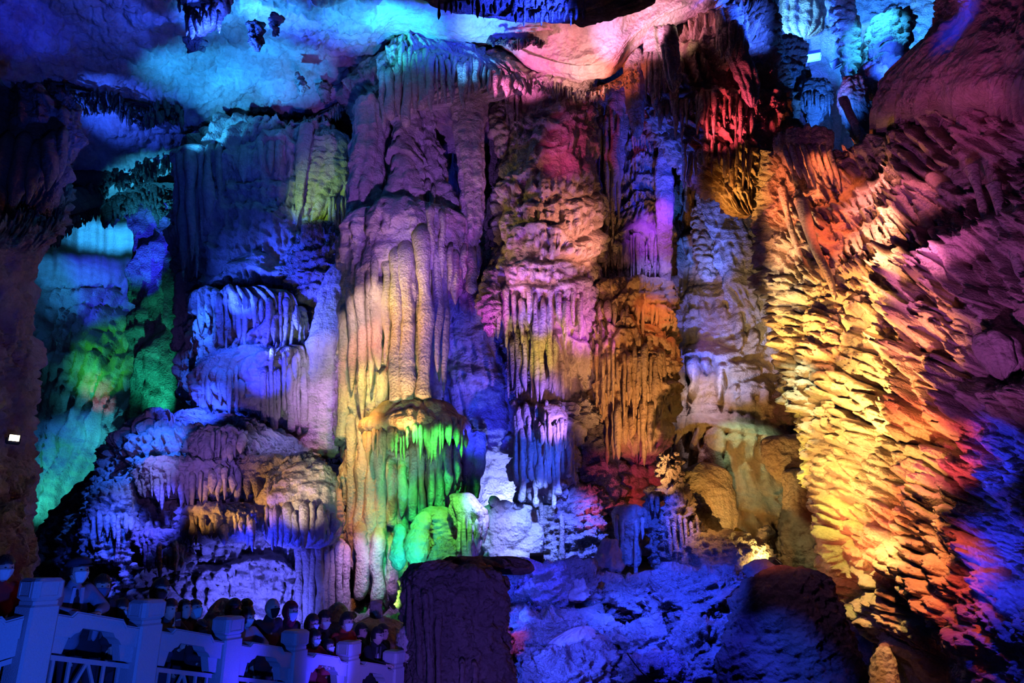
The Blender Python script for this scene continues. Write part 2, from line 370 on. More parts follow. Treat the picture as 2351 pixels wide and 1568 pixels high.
def empty(name, loc, label, cat, group=None, rz=0):
    o = bpy.data.objects.new(name, None); COL.objects.link(o); o.location = loc; o.rotation_euler = (0, 0, rz)
    o.empty_display_size = .1
    return tag(o, label, cat, group)
def child(root, name, V, F, mat, smooth=True):
    """part built in world coordinates, hung under its thing"""
    V = np.asarray(V, float) - np.asarray(root.location)
    return put(name, V, F, mat, parent=root, smooth=smooth)
def gridfaces(nr, nc, closed=False):
    r = np.arange(nr - 1)[:, None]; c = np.arange(nc if closed else nc - 1)[None, :]
    c1 = (c + 1) % nc
    return np.stack(np.broadcast_arrays(r * nc + c, (r + 1) * nc + c, (r + 1) * nc + c1, r * nc + c1), -1).reshape(-1, 4)
def gnormals(P, closed=False):
    if closed:
        Q = np.concatenate([P[:, -1:], P, P[:, :1]], 1); du = (Q[:, 2:] - Q[:, :-2])
    else: du = np.gradient(P, axis=1)
    dv = np.gradient(P, axis=0)
    n = np.cross(dv, du)
    return n / np.maximum(np.linalg.norm(n, axis=-1, keepdims=True), 1e-9)
def smooth1(a, k):
    if k < 2: return a
    p = np.pad(a, (k, k), mode='edge')
    for _ in range(2): p = np.convolve(p, np.ones(k) / k, 'same')
    return p[k:-k]
def body(rows, Y, ratio=.7, styles=(), seed=0, cap=(30, 30), res=None, back=True, Ys=None):
    """closed rock body from the width it has at each height; round in plan; relief pushed out along the normal"""
    res = res or PXS
    rows = np.array(sorted(rows), float)
    py = np.arange(rows[0, 0], rows[-1, 0] + res, res)
    xl = smooth1(np.interp(py, rows[:, 0], rows[:, 1]), int(24 / res)); xr = smooth1(np.interp(py, rows[:, 0], rows[:, 2]), int(24 / res))
    YY = np.full_like(py, Y) if Ys is None else smooth1(np.interp(py, [a for a, b in Ys], [b for a, b in Ys]), int(60 / res))
    n = len(py)
    L = at(xl, py, YY); R = at(xr, py, YY)
    c = (L + R) / 2; a = np.abs(R[:, 0] - L[:, 0]) / 2
    t = (py - py[0]); tb = (py[-1] - py)
    m = np.ones(n)
    if cap[0]: m *= np.sqrt(np.clip(1 - (1 - np.clip(t / cap[0], 0, 1)) ** 2, 0.0004, 1))
    if cap[1]: m *= np.sqrt(np.clip(1 - (1 - np.clip(tb / cap[1], 0, 1)) ** 2, 0.0004, 1))
    a = a * m
    wpx = float(np.mean(xr - xl))
    nf = max(8, int(wpx * 1.35 / res)); nb = max(4, nf // 4) if back else max(4, nf // 4)
    th = np.concatenate([np.linspace(math.pi * 1.04, -math.pi * .04, nf), np.linspace(-math.pi * .04, -math.pi * .96, nb + 2)[1:-1]])
    nc = len(th)
    P = np.zeros((n, nc, 3))
    ab = a * ratio
    P[:, :, 0] = c[:, 0][:, None] + a[:, None] * np.cos(th)[None]
    P[:, :, 1] = YY[:, None] - ab[:, None] * np.sin(th)[None]
    P[:, :, 2] = c[:, 2][:, None]
    N = gnormals(P, True)
    out = P - c[:, None, :]
    out[:, :, 2] = 0
    if np.sum(N * out) < 0: N = -N
    N[0] = (0, 0, 1); N[-1] = (0, 0, -1)
    k = mpp(py.mean(), float(np.mean(YY)))
    S = np.broadcast_to((-th)[None] * (wpx / 2) * (1 + ratio) / 2, (n, nc))
    Z = np.broadcast_to(-py[:, None], (n, nc)) * 1.0
    PX = ((xl + xr) / 2)[:, None] + (xr - xl)[:, None] / 2 * np.cos(th)[None]
    PY = np.broadcast_to(py[:, None], (n, nc))
    d = relief(styles, S + seed * 37.0, Z, PX, PY, seed) * k
    d *= np.clip(m, .15, 1)[:, None]
    mean = d[: , :nf].mean() if len(styles) else 0
    P = P + N * (d - mean)[..., None]
    P[0] = P[0].mean(0); P[-1] = P[-1].mean(0)
    return P.reshape(-1, 3), gridfaces(n, nc, True)
def catm(P, counts):
    """Catmull-Rom along axis 0"""
    out = []; n = len(P)
    for i in range(n - 1):
        p0 = P[max(i - 1, 0)]; p1 = P[i]; p2 = P[i + 1]; p3 = P[min(i + 2, n - 1)]
        m = counts[i]
        for t in np.arange(m) / m:
            out.append(.5 * ((2 * p1) + (-p0 + p2) * t + (2 * p0 - 5 * p1 + 4 * p2 - p3) * t * t + (-p0 + 3 * p1 - 3 * p2 + p3) * t ** 3))
    out.append(P[-1]); return np.array(out)
def loft(ctrl, styles=(), seed=0, res=None, toward=(0, 0, 0), vert=True):
    """open rock surface through rows of control points (px, py, Y); relief pushed out towards the chamber"""
    res = res or PXS
    C = np.array(ctrl, float)
    Wd = at(C[..., 0], C[..., 1], C[..., 2])
    Cp = np.concatenate([Wd, C[..., :2]], -1)
    rc = [max(3, int(np.mean(np.hypot(*(C[i + 1, :, :2] - C[i, :, :2]).T)) / res)) for i in range(len(C) - 1)]
    cc = [max(3, int(np.mean(np.hypot(*(C[:, i + 1, :2] - C[:, i, :2]).T)) / res)) for i in range(C.shape[1] - 1)]
    G = catm(Cp, rc)
    G = catm(G.transpose(1, 0, 2), cc).transpose(1, 0, 2)
    P = G[..., :3]; PX = G[..., 3]; PY = G[..., 4]
    N = gnormals(P)
    cen = P.reshape(-1, 3).mean(0)
    mid = N[N.shape[0] // 2, N.shape[1] // 2]
    if np.dot(N.reshape(-1, 3).mean(0), np.array(toward) + np.array((0, 0, CAMZ)) - cen) < 0: N = -N
    k = mpp(PY.mean(), float(P[..., 1].mean()))
    dS = np.linalg.norm(np.diff(P, axis=1), axis=-1).mean(0); S = np.concatenate([[0], np.cumsum(dS)]) / k
    dV = np.linalg.norm(np.diff(P, axis=0), axis=-1).mean(1); V = np.concatenate([[0], np.cumsum(dV)]) / k
    S = np.broadcast_to(S[None], PX.shape)
    Z = P[..., 2] / k if vert else np.broadcast_to(-V[:, None], PX.shape)
    d = relief(styles, S, Z, PX, PY, seed) * k
    P = P + N * (d - d.mean())[..., None]
    return P.reshape(-1, 3), gridfaces(*PX.shape)
def tube(px, y0, y1, w, Y, seed=0, bulge=.25, tip=True, base=True, lean=0, nf=16, ratio=1.0, step=5, top=1.15, sink=1.0):
    """one dripstone finger / thin column: flaring root, wavy shaft, rounded or pointed end"""
    n = max(8, int((y1 - y0) / step)); t = np.linspace(0, 1, n); py = y0 + (y1 - y0) * t
    r = 1 + bulge * vn(t * (y1 - y0) / (w * 2.0) + seed * 3.7, t * 0 + seed, seed=seed) + .08 * vn(t * (y1 - y0) / (w * .6), t * 0 + 3, seed=seed)
    r *= 1 + (top - 1) * np.exp(-t * 8)
    if tip: r *= np.clip((1 - t) / .35, 0, 1) ** .55 if tip == 1 else np.sqrt(np.clip(1 - (np.clip((t - .85) / .15, 0, 1)) ** 2, 0, 1))
    else: r *= 1 + .25 * np.exp(-(1 - t) * 8)
    r *= np.sqrt(np.clip(t * (y1 - y0) / (w * .9), .0004, 1))
    r[0] *= .02; r[-1] *= .02
    x = px + lean * t * (y1 - y0) + w * .18 * vn(t * 4 + seed, t * 0, seed=seed + 1)
    k0 = mpp((y0 + y1) / 2, Y)
    YT = Y + k0 * w * 1.3 * np.exp(-t * (y1 - y0) / (w * 1.1)) * sink
    c = at(x, py, YT); k = mpp(py, YT)
    th = np.linspace(0, 2 * math.pi, nf, endpoint=False)
    rr = (w / 2) * r * k
    wob = 1 + .05 * vn(th[None] * 9 + np.zeros((n, 1)), (py[:, None] / 7), seed=seed + 6) * np.cos(th / 2)[None] ** 2 + .05 * vn(th[None] * 0 + 2.0 + np.zeros((n, 1)), (py[:, None] / 6), seed=seed + 7) + .10 * vn(np.cos(th)[None] * 1.6 + np.zeros((n, 1)) + seed, np.sin(th)[None] * 1.6 + t[:, None] * 5, seed=seed + 2) + .06 * np.cos(th * 5 + seed)[None]
    P = np.zeros((n, nf, 3))
    P[..., 0] = c[:, None, 0] + rr[:, None] * np.cos(th)[None] * wob
    P[..., 1] = c[:, None, 1] - rr[:, None] * ratio * np.sin(th)[None] * wob
    P[..., 2] = c[:, None, 2]
    return P.reshape(-1, 3), gridfaces(n, nf, True)
def merge(parts):
    Vs = []; Fs = []; o = 0
    for V, F in parts:
        Vs.append(V); Fs.append(F + o); o += len(V)
    return np.concatenate(Vs), np.concatenate(Fs)

# ---------------------------------------------------------------- materials
def nt(name):
    m = bpy.data.materials.new(name); m.use_nodes = True; t = m.node_tree
    return m, t, t.nodes['Principled BSDF']
def rockmat(name, c1, c2, c3=None, rough=.75, spec=.35, sc=1.0, bump=.7, veinz=.35):
    m, t, b = nt(name); N = t.nodes; Lk = t.links
    tc = N.new('ShaderNodeTexCoord'); geo = tc.outputs['Object']
    mp = N.new('ShaderNodeMapping'); mp.inputs['Scale'].default_value = (1, 1, veinz); Lk.new(geo, mp.inputs[0])
    n1 = N.new('ShaderNodeTexNoise'); n1.inputs['Scale'].default_value = .9 * sc; n1.inputs['Detail'].default_value = 6; n1.inputs['Roughness'].default_value = .6
    Lk.new(mp.outputs[0], n1.inputs['Vector'])
    r = N.new('ShaderNodeValToRGB'); e = r.color_ramp.elements
    e[0].position = .32; e[0].color = (*c2, 1); e[1].position = .62; e[1].color = (*c1, 1)
    if c3:
        x = e.new(.74); x.color = (*c3, 1)
    Lk.new(n1.outputs[0], r.inputs[0])
    n2 = N.new('ShaderNodeTexNoise'); n2.inputs['Scale'].default_value = 7 * sc; n2.inputs['Detail'].default_value = 8; n2.inputs['Roughness'].default_value = .65
    Lk.new(geo, n2.inputs['Vector'])
    mx = N.new('ShaderNodeMix'); mx.data_type = 'RGBA'; mx.blend_type = 'MULTIPLY'; mx.inputs[0].default_value = .45
    r2 = N.new('ShaderNodeValToRGB'); r2.color_ramp.elements[0].position = .3; r2.color_ramp.elements[0].color = (.35, .33, .32, 1); r2.color_ramp.elements[1].position = .6; r2.color_ramp.elements[1].color = (1, 1, 1, 1)
    Lk.new(n2.outputs[0], r2.inputs[0]); Lk.new(r.outputs[0], mx.inputs[6]); Lk.new(r2.outputs[0], mx.inputs[7])
    Lk.new(mx.outputs[2], b.inputs['Base Color'])
    v = N.new('ShaderNodeTexVoronoi'); v.inputs['Scale'].default_value = 14 * sc; v.feature = 'F1'; Lk.new(geo, v.inputs['Vector'])
    ad = N.new('ShaderNodeMath'); ad.operation = 'MULTIPLY_ADD'; ad.inputs[1].default_value = -.35; Lk.new(v.outputs[0], ad.inputs[0]); Lk.new(n2.outputs[0], ad.inputs[2])
    bp = N.new('ShaderNodeBump'); bp.inputs['Strength'].default_value = bump; bp.inputs['Distance'].default_value = .14
    Lk.new(ad.outputs[0], bp.inputs['Height']); Lk.new(bp.outputs[0], b.inputs['Normal'])
    b.inputs['Roughness'].default_value = rough; b.inputs['Specular IOR Level'].default_value = spec
    return m
M_flow = rockmat('pale_flowstone', (.66, .60, .54), (.48, .40, .33), (.75, .70, .64), rough=.55)
M_rock = rockmat('grey_limestone', (.55, .50, .46), (.34, .29, .25), rough=.8, bump=.8)
M_rough = rockmat('rough_limestone', (.60, .55, .50), (.30, .24, .20), rough=.8, bump=1.0, sc=1.6)
M_ochre = rockmat('ochre_dripstone', (.66, .52, .36), (.46, .28, .14), (.72, .60, .44), rough=.6, bump=.6)
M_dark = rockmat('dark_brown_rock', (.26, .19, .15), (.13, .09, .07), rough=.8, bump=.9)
M_ceil = rockmat('smooth_ceiling_rock', (.66, .60, .57), (.50, .30, .26), (.74, .68, .64), rough=.8, bump=.6, sc=.7, veinz=1)
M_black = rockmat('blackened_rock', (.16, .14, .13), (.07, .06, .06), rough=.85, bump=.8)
M_wall = rockmat('tan_wall_rock', (.70, .60, .50), (.52, .40, .31), rough=.7, bump=.6, sc=1.4)
def plain(name, c, rough=.7, emit=None, es=0, metal=0, bump=0, bs=60):
    m, t, b = nt(name); b.inputs['Roughness'].default_value = rough; b.inputs['Metallic'].default_value = metal
    n = t.nodes.new('ShaderNodeTexNoise'); n.inputs['Scale'].default_value = bs; n.inputs['Detail'].default_value = 4
    tc = t.nodes.new('ShaderNodeTexCoord'); t.links.new(tc.outputs['Object'], n.inputs['Vector'])
    r = t.nodes.new('ShaderNodeValToRGB'); r.color_ramp.elements[0].color = (*[v * .75 for v in c], 1); r.color_ramp.elements[1].color = (*[min(1, v * 1.15) for v in c], 1)
    t.links.new(n.outputs[0], r.inputs[0]); t.links.new(r.outputs[0], b.inputs['Base Color'])
    if bump:
        bp = t.nodes.new('ShaderNodeBump'); bp.inputs['Strength'].default_value = bump; bp.inputs['Distance'].default_value = .01
        t.links.new(n.outputs[0], bp.inputs['Height']); t.links.new(bp.outputs[0], b.inputs['Normal'])
    if emit: b.inputs['Emission Color'].default_value = (*emit, 1); b.inputs['Emission Strength'].default_value = es
    return m

# ================================================================ the cave shell
def shell(name, ctrl, styles, mat, seed, vert=True, toward=(0, 0, 0), res=None):
    V, F = loft(ctrl, styles, seed, vert=vert, toward=toward, res=res)
    return tag(put(name, V, F, mat), kind='structure')

# ceiling: from over the camera down to the brow above the columns
cx = [-320, -60, 160, 300, 430, 570, 710, 830, 900, 1010, 1130, 1200, 1290, 1350, 1420, 1470, 1540, 1640, 1740, 1900]
edge_y = [510, 500, 470, 440, 385, 330, 292, 215, 112, 112, 118, 172, 206, 212, 188, 120, 62, 18, -30, -90]
edge_Y = [21, 22, 26, 27, 27, 26.5, 26, 24.5, 22.5, 22, 21.5, 21, 20.5, 20.3, 20, 20, 20, 20, 20, 20]
fold_y = [200, 200, 200, 190, 170, 150, 130, 100, 70, 84, 92, 88, 78, 70, 55, 20, -20, -60, -90, -130]
rowsC = []
rowsC.append([(x, -330, 12.5) for x in cx])
rowsC.append([(x, -120, 15.5) for x in cx])
rowsC.append([(x, (-20 + fy * .25), 17.6 + .05 * (Ye - 20)) for x, fy, Ye in zip(cx, fold_y, edge_Y)])
rowsC.append([(x, fy, 18.9 + .45 * (Ye - 20.3)) for x, fy, Ye in zip(cx, fold_y, edge_Y)])
rowsC.append([(x, fy * .42 + ey * .58, 19.3 + .75 * (Ye - 20.3)) for x, fy, ey, Ye in zip(cx, fold_y, edge_y, edge_Y)])
rowsC.append([(x, ey, Ye) for x, ey, Ye in zip(cx, edge_y, edge_Y)])
rowsC.append([(x, ey - 45, Ye + 1.2) for x, ey, Ye in zip(cx, edge_y, edge_Y)])
rowsC.append([(x, ey - 160, Ye + 2.6) for x, ey, Ye in zip(cx, edge_y, edge_Y)])
shell('ceiling', rowsC, [('fbm', dict(s=150, A=9, oct=5)), ('fbm', dict(s=420, A=26, oct=2)),
      ('lumps', dict(sx=120, sy=46, ang=-18, A=15, x=(-400, 880), cut=.9)), ('lumps', dict(sx=44, sy=18, ang=-14, A=7, x=(-400, 860))), ('pit', dict(s=34, A=5, x=(-400, 820))),
      ('strata', dict(T=60, A=5, x=(-400, 900)))], M_ceil, 5, vert=False, toward=(0, 8, -8))

# back wall, behind every column
shell('wall_back', [[(x, y, Yb + (1.5 if y < 0 else 0)) for x, Yb in ((300, 30), (450, 28), (700, 26.5), (1000, 25), (1300, 25), (1550, 27), (1900, 28), (2300, 26))] for y in (-120, 150, 420, 700, 1000, 1350, 1500)],
      [('tiers', dict(T=150, A=26, fw=20, fl=.6)), ('flutes', dict(w=30, A=12)), ('fbm', dict(s=90, A=10))], M_rock, 21, res=5)

# far chamber seen through the opening at left: its roof then its curtain wall
shell('wall_far', [[(x, y, Yf) for x in (-80, 40, 140, 240, 330, 430, 520)] for y, Yf in ((380, 29), (470, 33), (560, 38), (640, 43), (700, 43.5), (850, 42), (1000, 41), (1200, 40), (1400, 39))],
      [('lumps', dict(sx=70, sy=30, ang=10, A=16, y=(380, 640))), ('fbm', dict(s=90, A=16, oct=5)),
       ('flutes', dict(w=24, A=10, shear=-.32, y=(640, 1500))), ('veins', dict(w=22, ln=220, A=16, shear=-.32, y=(640, 1500))), ('tiers', dict(T=60, A=12, fw=14, fl=.4, x=(310, 500), y=(800, 1200))),
       ('lumps', dict(sx=90, sy=60, A=14, y=(640, 860)))], M_wall, 33, res=4)

# left wall, close and dark
shell('wall_left', [[(x0 - 420, y, 7 + o), (x0 - 200, y, 9.5 + o), (x0 - 70, y, 12 + o), (x0, y, 13.4 + o), (x0 + 4, y, 15.5 + o), (x0 - 40, y, 18 + o)] for y, x0, o in
      ((360, 150, 11), (430, 158, 7), (500, 148, 3), (560, 115, .6), (640, 72, 0), (760, 66, .4), (900, 74, 0), (1000, 62, .2), (1100, 76, 0), (1200, 62, .3), (1300, 72, 0), (1420, 60, 0), (1600, 40, 0))],
      [('tiers', dict(T=140, A=22, fw=14, fl=.7)), ('veins', dict(w=20, ln=90, A=12)), ('flutes', dict(w=18, A=6)), ('fbm', dict(s=70, A=14, oct=5)), ('pit', dict(s=22, A=3))], M_rock, 41, res=3.5)

# right wall: the great leaning mass
RW = [
 (335, [(1790, 330, 23), (1745, 338, 20.5), (1760, 345, 18.8), (1850, 335, 18), (1950, 315, 17.2), (2040, 290, 16.2), (2130, 262, 15.2), (2230, 235, 14.0), (2360, 205, 12.4), (2620, 160, 10)]),
 (450, [(1790, 470, 23), (1735, 476, 20.3), (1760, 470, 18.8), (1850, 455, 17.8), (1950, 440, 16.8), (2045, 425, 15.9), (2140, 405, 14.9), (2240, 385, 13.7), (2370, 365, 12.1), (2620, 330, 9.8)]),
 (560, [(1800, 570, 22.6), (1745, 580, 20), (1772, 570, 18.6), (1860, 565, 17.4), (1955, 560, 16.4), (2050, 555, 15.5), (2145, 545, 14.5), (2245, 535, 13.4), (2380, 520, 11.9), (2620, 500, 9.6)]),
 (700, [(1830, 700, 22), (1775, 705, 19.4), (1800, 700, 18.1), (1880, 700, 17.0), (1970, 700, 16.0), (2060, 700, 15.0), (2150, 695, 14.1), (2250, 690, 13.1), (2385, 685, 11.6), (2620, 680, 9.4)]),
 (820, [(1850, 820, 21.5), (1792, 825, 18.9), (1822, 820, 17.6), (1900, 820, 16.5), (1985, 820, 15.5), (2072, 820, 14.6), (2160, 820, 13.7), (2258, 820, 12.8), (2388, 820, 11.4), (2620, 820, 9.2)]),
 (960, [(1890, 960, 21), (1828, 965, 18.4), (1862, 960, 17.1), (1930, 960, 16.0), (2010, 960, 15.0), (2092, 960, 14.2), (2175, 960, 13.4), (2268, 960, 12.5), (2392, 960, 11.2), (2620, 960, 9.0)]),
 (1100, [(1930, 1100, 20.4), (1868, 1100, 17.9), (1902, 1100, 16.6), (1962, 1100, 15.6), (2035, 1100, 14.7), (2112, 1100, 13.9), (2192, 1100, 13.1), (2280, 1100, 12.2), (2396, 1100, 11.0), (2620, 1100, 8.9)]),
 (1230, [(1950, 1230, 19.9), (1880, 1230, 17.4), (1922, 1230, 16.1), (1985, 1230, 15.2), (2058, 1230, 14.4), (2132, 1230, 13.6), (2208, 1230, 12.8), (2290, 1230, 12.0), (2400, 1230, 10.8), (2620, 1230, 8.8)]),
 (1350, [(2005, 1350, 19.5), (1942, 1350, 17.0), (1975, 1350, 15.8), (2030, 1350, 14.9), (2092, 1350, 14.1), (2160, 1350, 13.3), (2230, 1350, 12.5), (2305, 1350, 11.8), (2408, 1350, 10.6), (2620, 1350, 8.7)]),
 (1470, [(2060, 1470, 19), (1985, 1470, 16.6), (2020, 1470, 15.4), (2075, 1470, 14.6), (2130, 1470, 13.9), (2190, 1470, 13.1), (2252, 1470, 12.3), (2320, 1470, 11.6), (2412, 1470, 10.5), (2620, 1470, 8.6)]),
 (1700, [(2110, 1700, 19), (2040, 1700, 16.6), (2075, 1700, 15.4), (2125, 1700, 14.6), (2175, 1700, 13.9), (2225, 1700, 13.1), (2280, 1700, 12.3), (2340, 1700, 11.6), (2420, 1700, 10.5), (2620, 1700, 8.6)]),
]
shell('wall_right', [r for _, r in RW], [
      ('lumps', dict(sx=78, sy=30, ang=-27, A=34, y=(620, 1440), x=(1700, 2250), cut=.80)),
      ('lumps', dict(sx=160, sy=85, ang=-35, A=44, y=(560, 1500), x=(1600, 2300), cut=.95)),
      ('lumps', dict(sx=30, sy=14, ang=-22, A=8, y=(700, 1460), cut=.85)),
      ('tiers', dict(T=125, A=40, fw=22, fl=.75, shear=.30, y=(200, 660), x=(1650, 2080))),
      ('veins', dict(w=24, ln=120, A=20, shear=.34, y=(200, 640), x=(1650, 2100))),
      ('lumps', dict(sx=40, sy=34, A=10, y=(480, 720), x=(1700, 2080))),
      ('tiers', dict(T=230, A=54, fw=36, fl=.95, shear=.42, y=(180, 960), x=(2040, 2700))),
      ('veins', dict(w=34, ln=200, A=34, shear=.42, y=(180, 1000), x=(2040, 2700))),
      ('flutes', dict(w=50, A=26, shear=.42, y=(180, 1000), x=(2030, 2700), bul=.7, wav=1.6)), ('fbm', dict(s=150, A=38, oct=3, x=(1900, 2700), y=(150, 1700))),
      ('tiers', dict(T=75, A=18, fw=17, fl=.5, shear=.35, y=(1400, 1600), x=(1950, 2350))),
      ('lumps', dict(sx=30, sy=24, A=12, y=(960, 1700), x=(2200, 2700))),
      ('pit', dict(s=16, A=5, y=(980, 1700), x=(2180, 2700))), ('lumps', dict(sx=14, sy=8, ang=-25, A=3.2)), ('crag', dict(s=22, A=3.5)), ('fbm', dict(s=60, A=8, oct=4))], M_wall, 52, res=2.4)

# floor: rubble slope from below the camera up to the columns
shell('floor', [[(x, y + (25 if x < 900 else 0), Yf) for x in (-300, 200, 600, 900, 1150, 1450, 1750, 2050, 2500)] for y, Yf in
      ((2600, 5.2), (1990, 9), (1760, 12), (1620, 15), (1500, 17.5), (1400, 19.5), (1330, 22), (1300, 26), (1290, 30))],
      [('lumps', dict(sx=90, sy=40, ang=20, A=16)), ('fbm', dict(s=110, A=20, oct=5)), ('crag', dict(s=60, A=18)), ('crag', dict(s=26, A=6))], M_rough, 61, vert=False, toward=(0, 15, 12), res=4)

# ================================================================ rock formations, one object each
def rock(name, label, cat, Y, rows, ratio=.7, st=(), mat=None, seed=1, cap=(26, 26), group=None, fingers=(), fmat=None, fname='stalactite', Ys=None, res=None):
    if mat in (M_rough, M_dark, M_rock): st = list(st) + [('crag', dict(s=34, A=10 if mat is M_rough else 6))]
    V, F = body(rows, Y, ratio, st, seed, cap, Ys=Ys, res=res)
    o = tag(put(name, V, F, mat or M_flow), label, cat, group)
    for i, f in enumerate(fingers):
        px, y0, y1, w = f[:4]; kw = dict(f[4]) if len(f) > 4 else {}
        yo = kw.pop('Yo', 0)                                   # sits on the face of its body: never free in the air
        rw = np.array(sorted(rows), float); ym = min(max(y0 + .22 * (y1 - y0), rw[0, 0] + 12), rw[-1, 0] - 12)
        xa = np.interp(ym, rw[:, 0], rw[:, 1]); xb = np.interp(ym, rw[:, 0], rw[:, 2]); hw = max((xb - xa) / 2, 1); u = (px - (xa + xb) / 2) / hw
        kp = float(mpp(ym, Y)); yo = ratio * hw * kp * math.sqrt(max(0, 1 - u * u)) + .16 + .38 * w * kp + .05 * math.sin(i * 2.4)
        V, F = tube(px, y0, y1, w, Y - yo, seed=seed * 13 + i, **kw)
        child(o, fname, V, F, fmat or mat or M_flow)
    return o
FB = lambda s=40, A=5: ('fbm', dict(s=s, A=A, oct=4))
FINE = ('fbm', dict(s=9, A=1.3, oct=2))
def wall_fing(x0, x1, y0, y1, n, w, seed, yo, vary=.3, **kw):
    R = random.Random(seed); out = []
    for i in range(n):
        x = x0 + (x1 - x0) * (i + .5 + R.uniform(-.25, .25)) / n
        L = y1 - y0; kk = dict(Yo=yo + R.uniform(-.12, .12), bulge=R.uniform(.15, .5), top=R.uniform(1.1, 1.7)); kk.update(kw)
        out.append((x, y0 + R.uniform(-.18, .18) * L, y1 - L * R.uniform(-.12, vary), w * R.choice((.6, .75, .9, 1.1, 1.35)), kk))
    return out

# --- the grand column in the middle
gY = 21.0
gf = []
for (x, a, b, w, yo, kw) in [
    (830, 590, 965, 27, 1.30, {}), (808, 640, 900, 24, 1.05, {}), (850, 560, 900, 20, 1.5, {}), (868, 632, 850, 26, 1.75, dict(bulge=.5)), (879, 838, 958, 24, 1.72, dict(tip=0)),
    (888, 590, 838, 22, 1.85, {}), (911, 560, 925, 28, 1.95, dict(tip=0)), (934, 545, 925, 34, 1.95, dict(tip=0)), (948, 596, 712, 16, 2.15, {}),
    (974, 515, 918, 31, 2.0, dict(tip=0)), (1002, 545, 856, 25, 1.8, {}), (1021, 560, 905, 20, 1.55, {}), (1044, 572, 700, 19, 1.75, {}), (1033, 560, 668, 14, 1.7, {}),
    (1064, 560, 642, 17, 1.6, {}), (1082, 560, 676, 28, 1.45, dict(tip=2)), (1096, 555, 640, 15, 1.2, {}), (788, 700, 1010, 24, .55, dict(tip=0)), (897, 640, 760, 13, 2.15, {}),
    (957, 620, 900, 18, 1.7, dict(tip=0)), (1009, 700, 880, 15, 1.6, {}), (822, 620, 780, 17, 1.4, {}), (990, 470, 620, 16, 2.0, {}), (1016, 480, 640, 15, 1.9, {}), (860, 575, 700, 15, 1.75, {})]:
    gf.append((x, a, b, w, dict(Yo=yo, top=1.35, **kw)))
for i in range(9):
    gf.append((806 + i * 23, 930 + 10 * (i % 3), 1260 + 22 * (i % 4), 30, dict(Yo=1.1 + .13 * min(i, 8 - i) * 1.1, tip=2, bulge=.4)) if i < 4 else (806 + i * 23, 1040, 1200 + 12 * (i % 3), 20, dict(Yo=1.0, tip=0)))
rock('grand_column', 'tallest fluted stone column in the centre, ringed with long ribs and warm lit at its foot', 'column', gY,
     [(470, 800, 1080), (520, 792, 1100), (600, 786, 1092), (660, 790, 1050), (730, 783, 1025), (800, 776, 1008), (880, 782, 1002), (960, 790, 1000), (1080, 796, 1000), (1200, 795, 960), (1290, 806, 935), (1360, 830, 920), (1420, 842, 915)],
     .72, [('flutes', dict(w=44, A=16, wav=.8)), ('tiers', dict(T=190, A=16, fw=22, fl=.7, y=(400, 1400))), ('veins', dict(w=26, ln=150, A=7)), FB(60, 8), FINE], M_flow, 3, fingers=gf, cap=(70, 20), fname='rib')
rock('smooth_neck', 'smooth bluish neck at the top left of the grand column, beside the yellow-green niche', 'column', 20.9,
     [(230, 812, 880), (300, 812, 886), (360, 804, 884), (440, 798, 884), (520, 790, 892), (600, 788, 900)], .8, [('flutes', dict(w=26, A=7)), ('strata', dict(T=70, A=5)), FB(40, 6)], M_flow, 301, cap=(10, 40))
rock('banded_neck', 'banded neck stacked like rolls under the stalactite curtain, above the long ribs', 'column', 20.7,
     [(215, 900, 962), (300, 902, 960), (360, 896, 968), (420, 890, 980), (480, 884, 992), (540, 880, 1000), (610, 880, 1000)], .85, [('strata', dict(T=43, A=17)), ('lumps', dict(sx=60, sy=40, A=5)), FB(30, 3)], M_flow, 302, cap=(14, 50))
rock('notched_neck', 'orange-tinted notched neck right of the banded one, widening into a shoulder', 'column', 21.0,
     [(205, 955, 1000), (300, 958, 1000), (350, 960, 1010), (410, 968, 1030), (470, 974, 1054), (530, 972, 1086), (590, 966, 1100)], .8, [('strata', dict(T=38, A=13)), ('veins', dict(w=24, ln=80, A=8)), FB(30, 5)], M_flow, 303, cap=(14, 50), fingers=wall_fing(972, 1000, 440, 620, 4, 12, 304, 1.5, .3) + wall_fing(1046, 1098, 540, 640, 6, 11, 305, 1.3, .5))
rock('column_pedestal', 'swollen striped stone bulb under the grand column, hanging above the blue hollow', 'pedestal', 20.2,
     [(1180, 800, 880), (1230, 798, 905), (1290, 806, 925), (1340, 832, 935), (1385, 868, 925), (1410, 890, 915)], .8,
     [('flutes', dict(w=30, A=12)), FB(50, 6), FINE], M_flow, 4, fingers=[(830, 1190, 1380, 34, dict(Yo=1.2, tip=2, bulge=.4)), (866, 1200, 1390, 32, dict(Yo=1.5, tip=2)), (900, 1225, 1372, 30, dict(Yo=1.4, tip=2))], fname='rib')

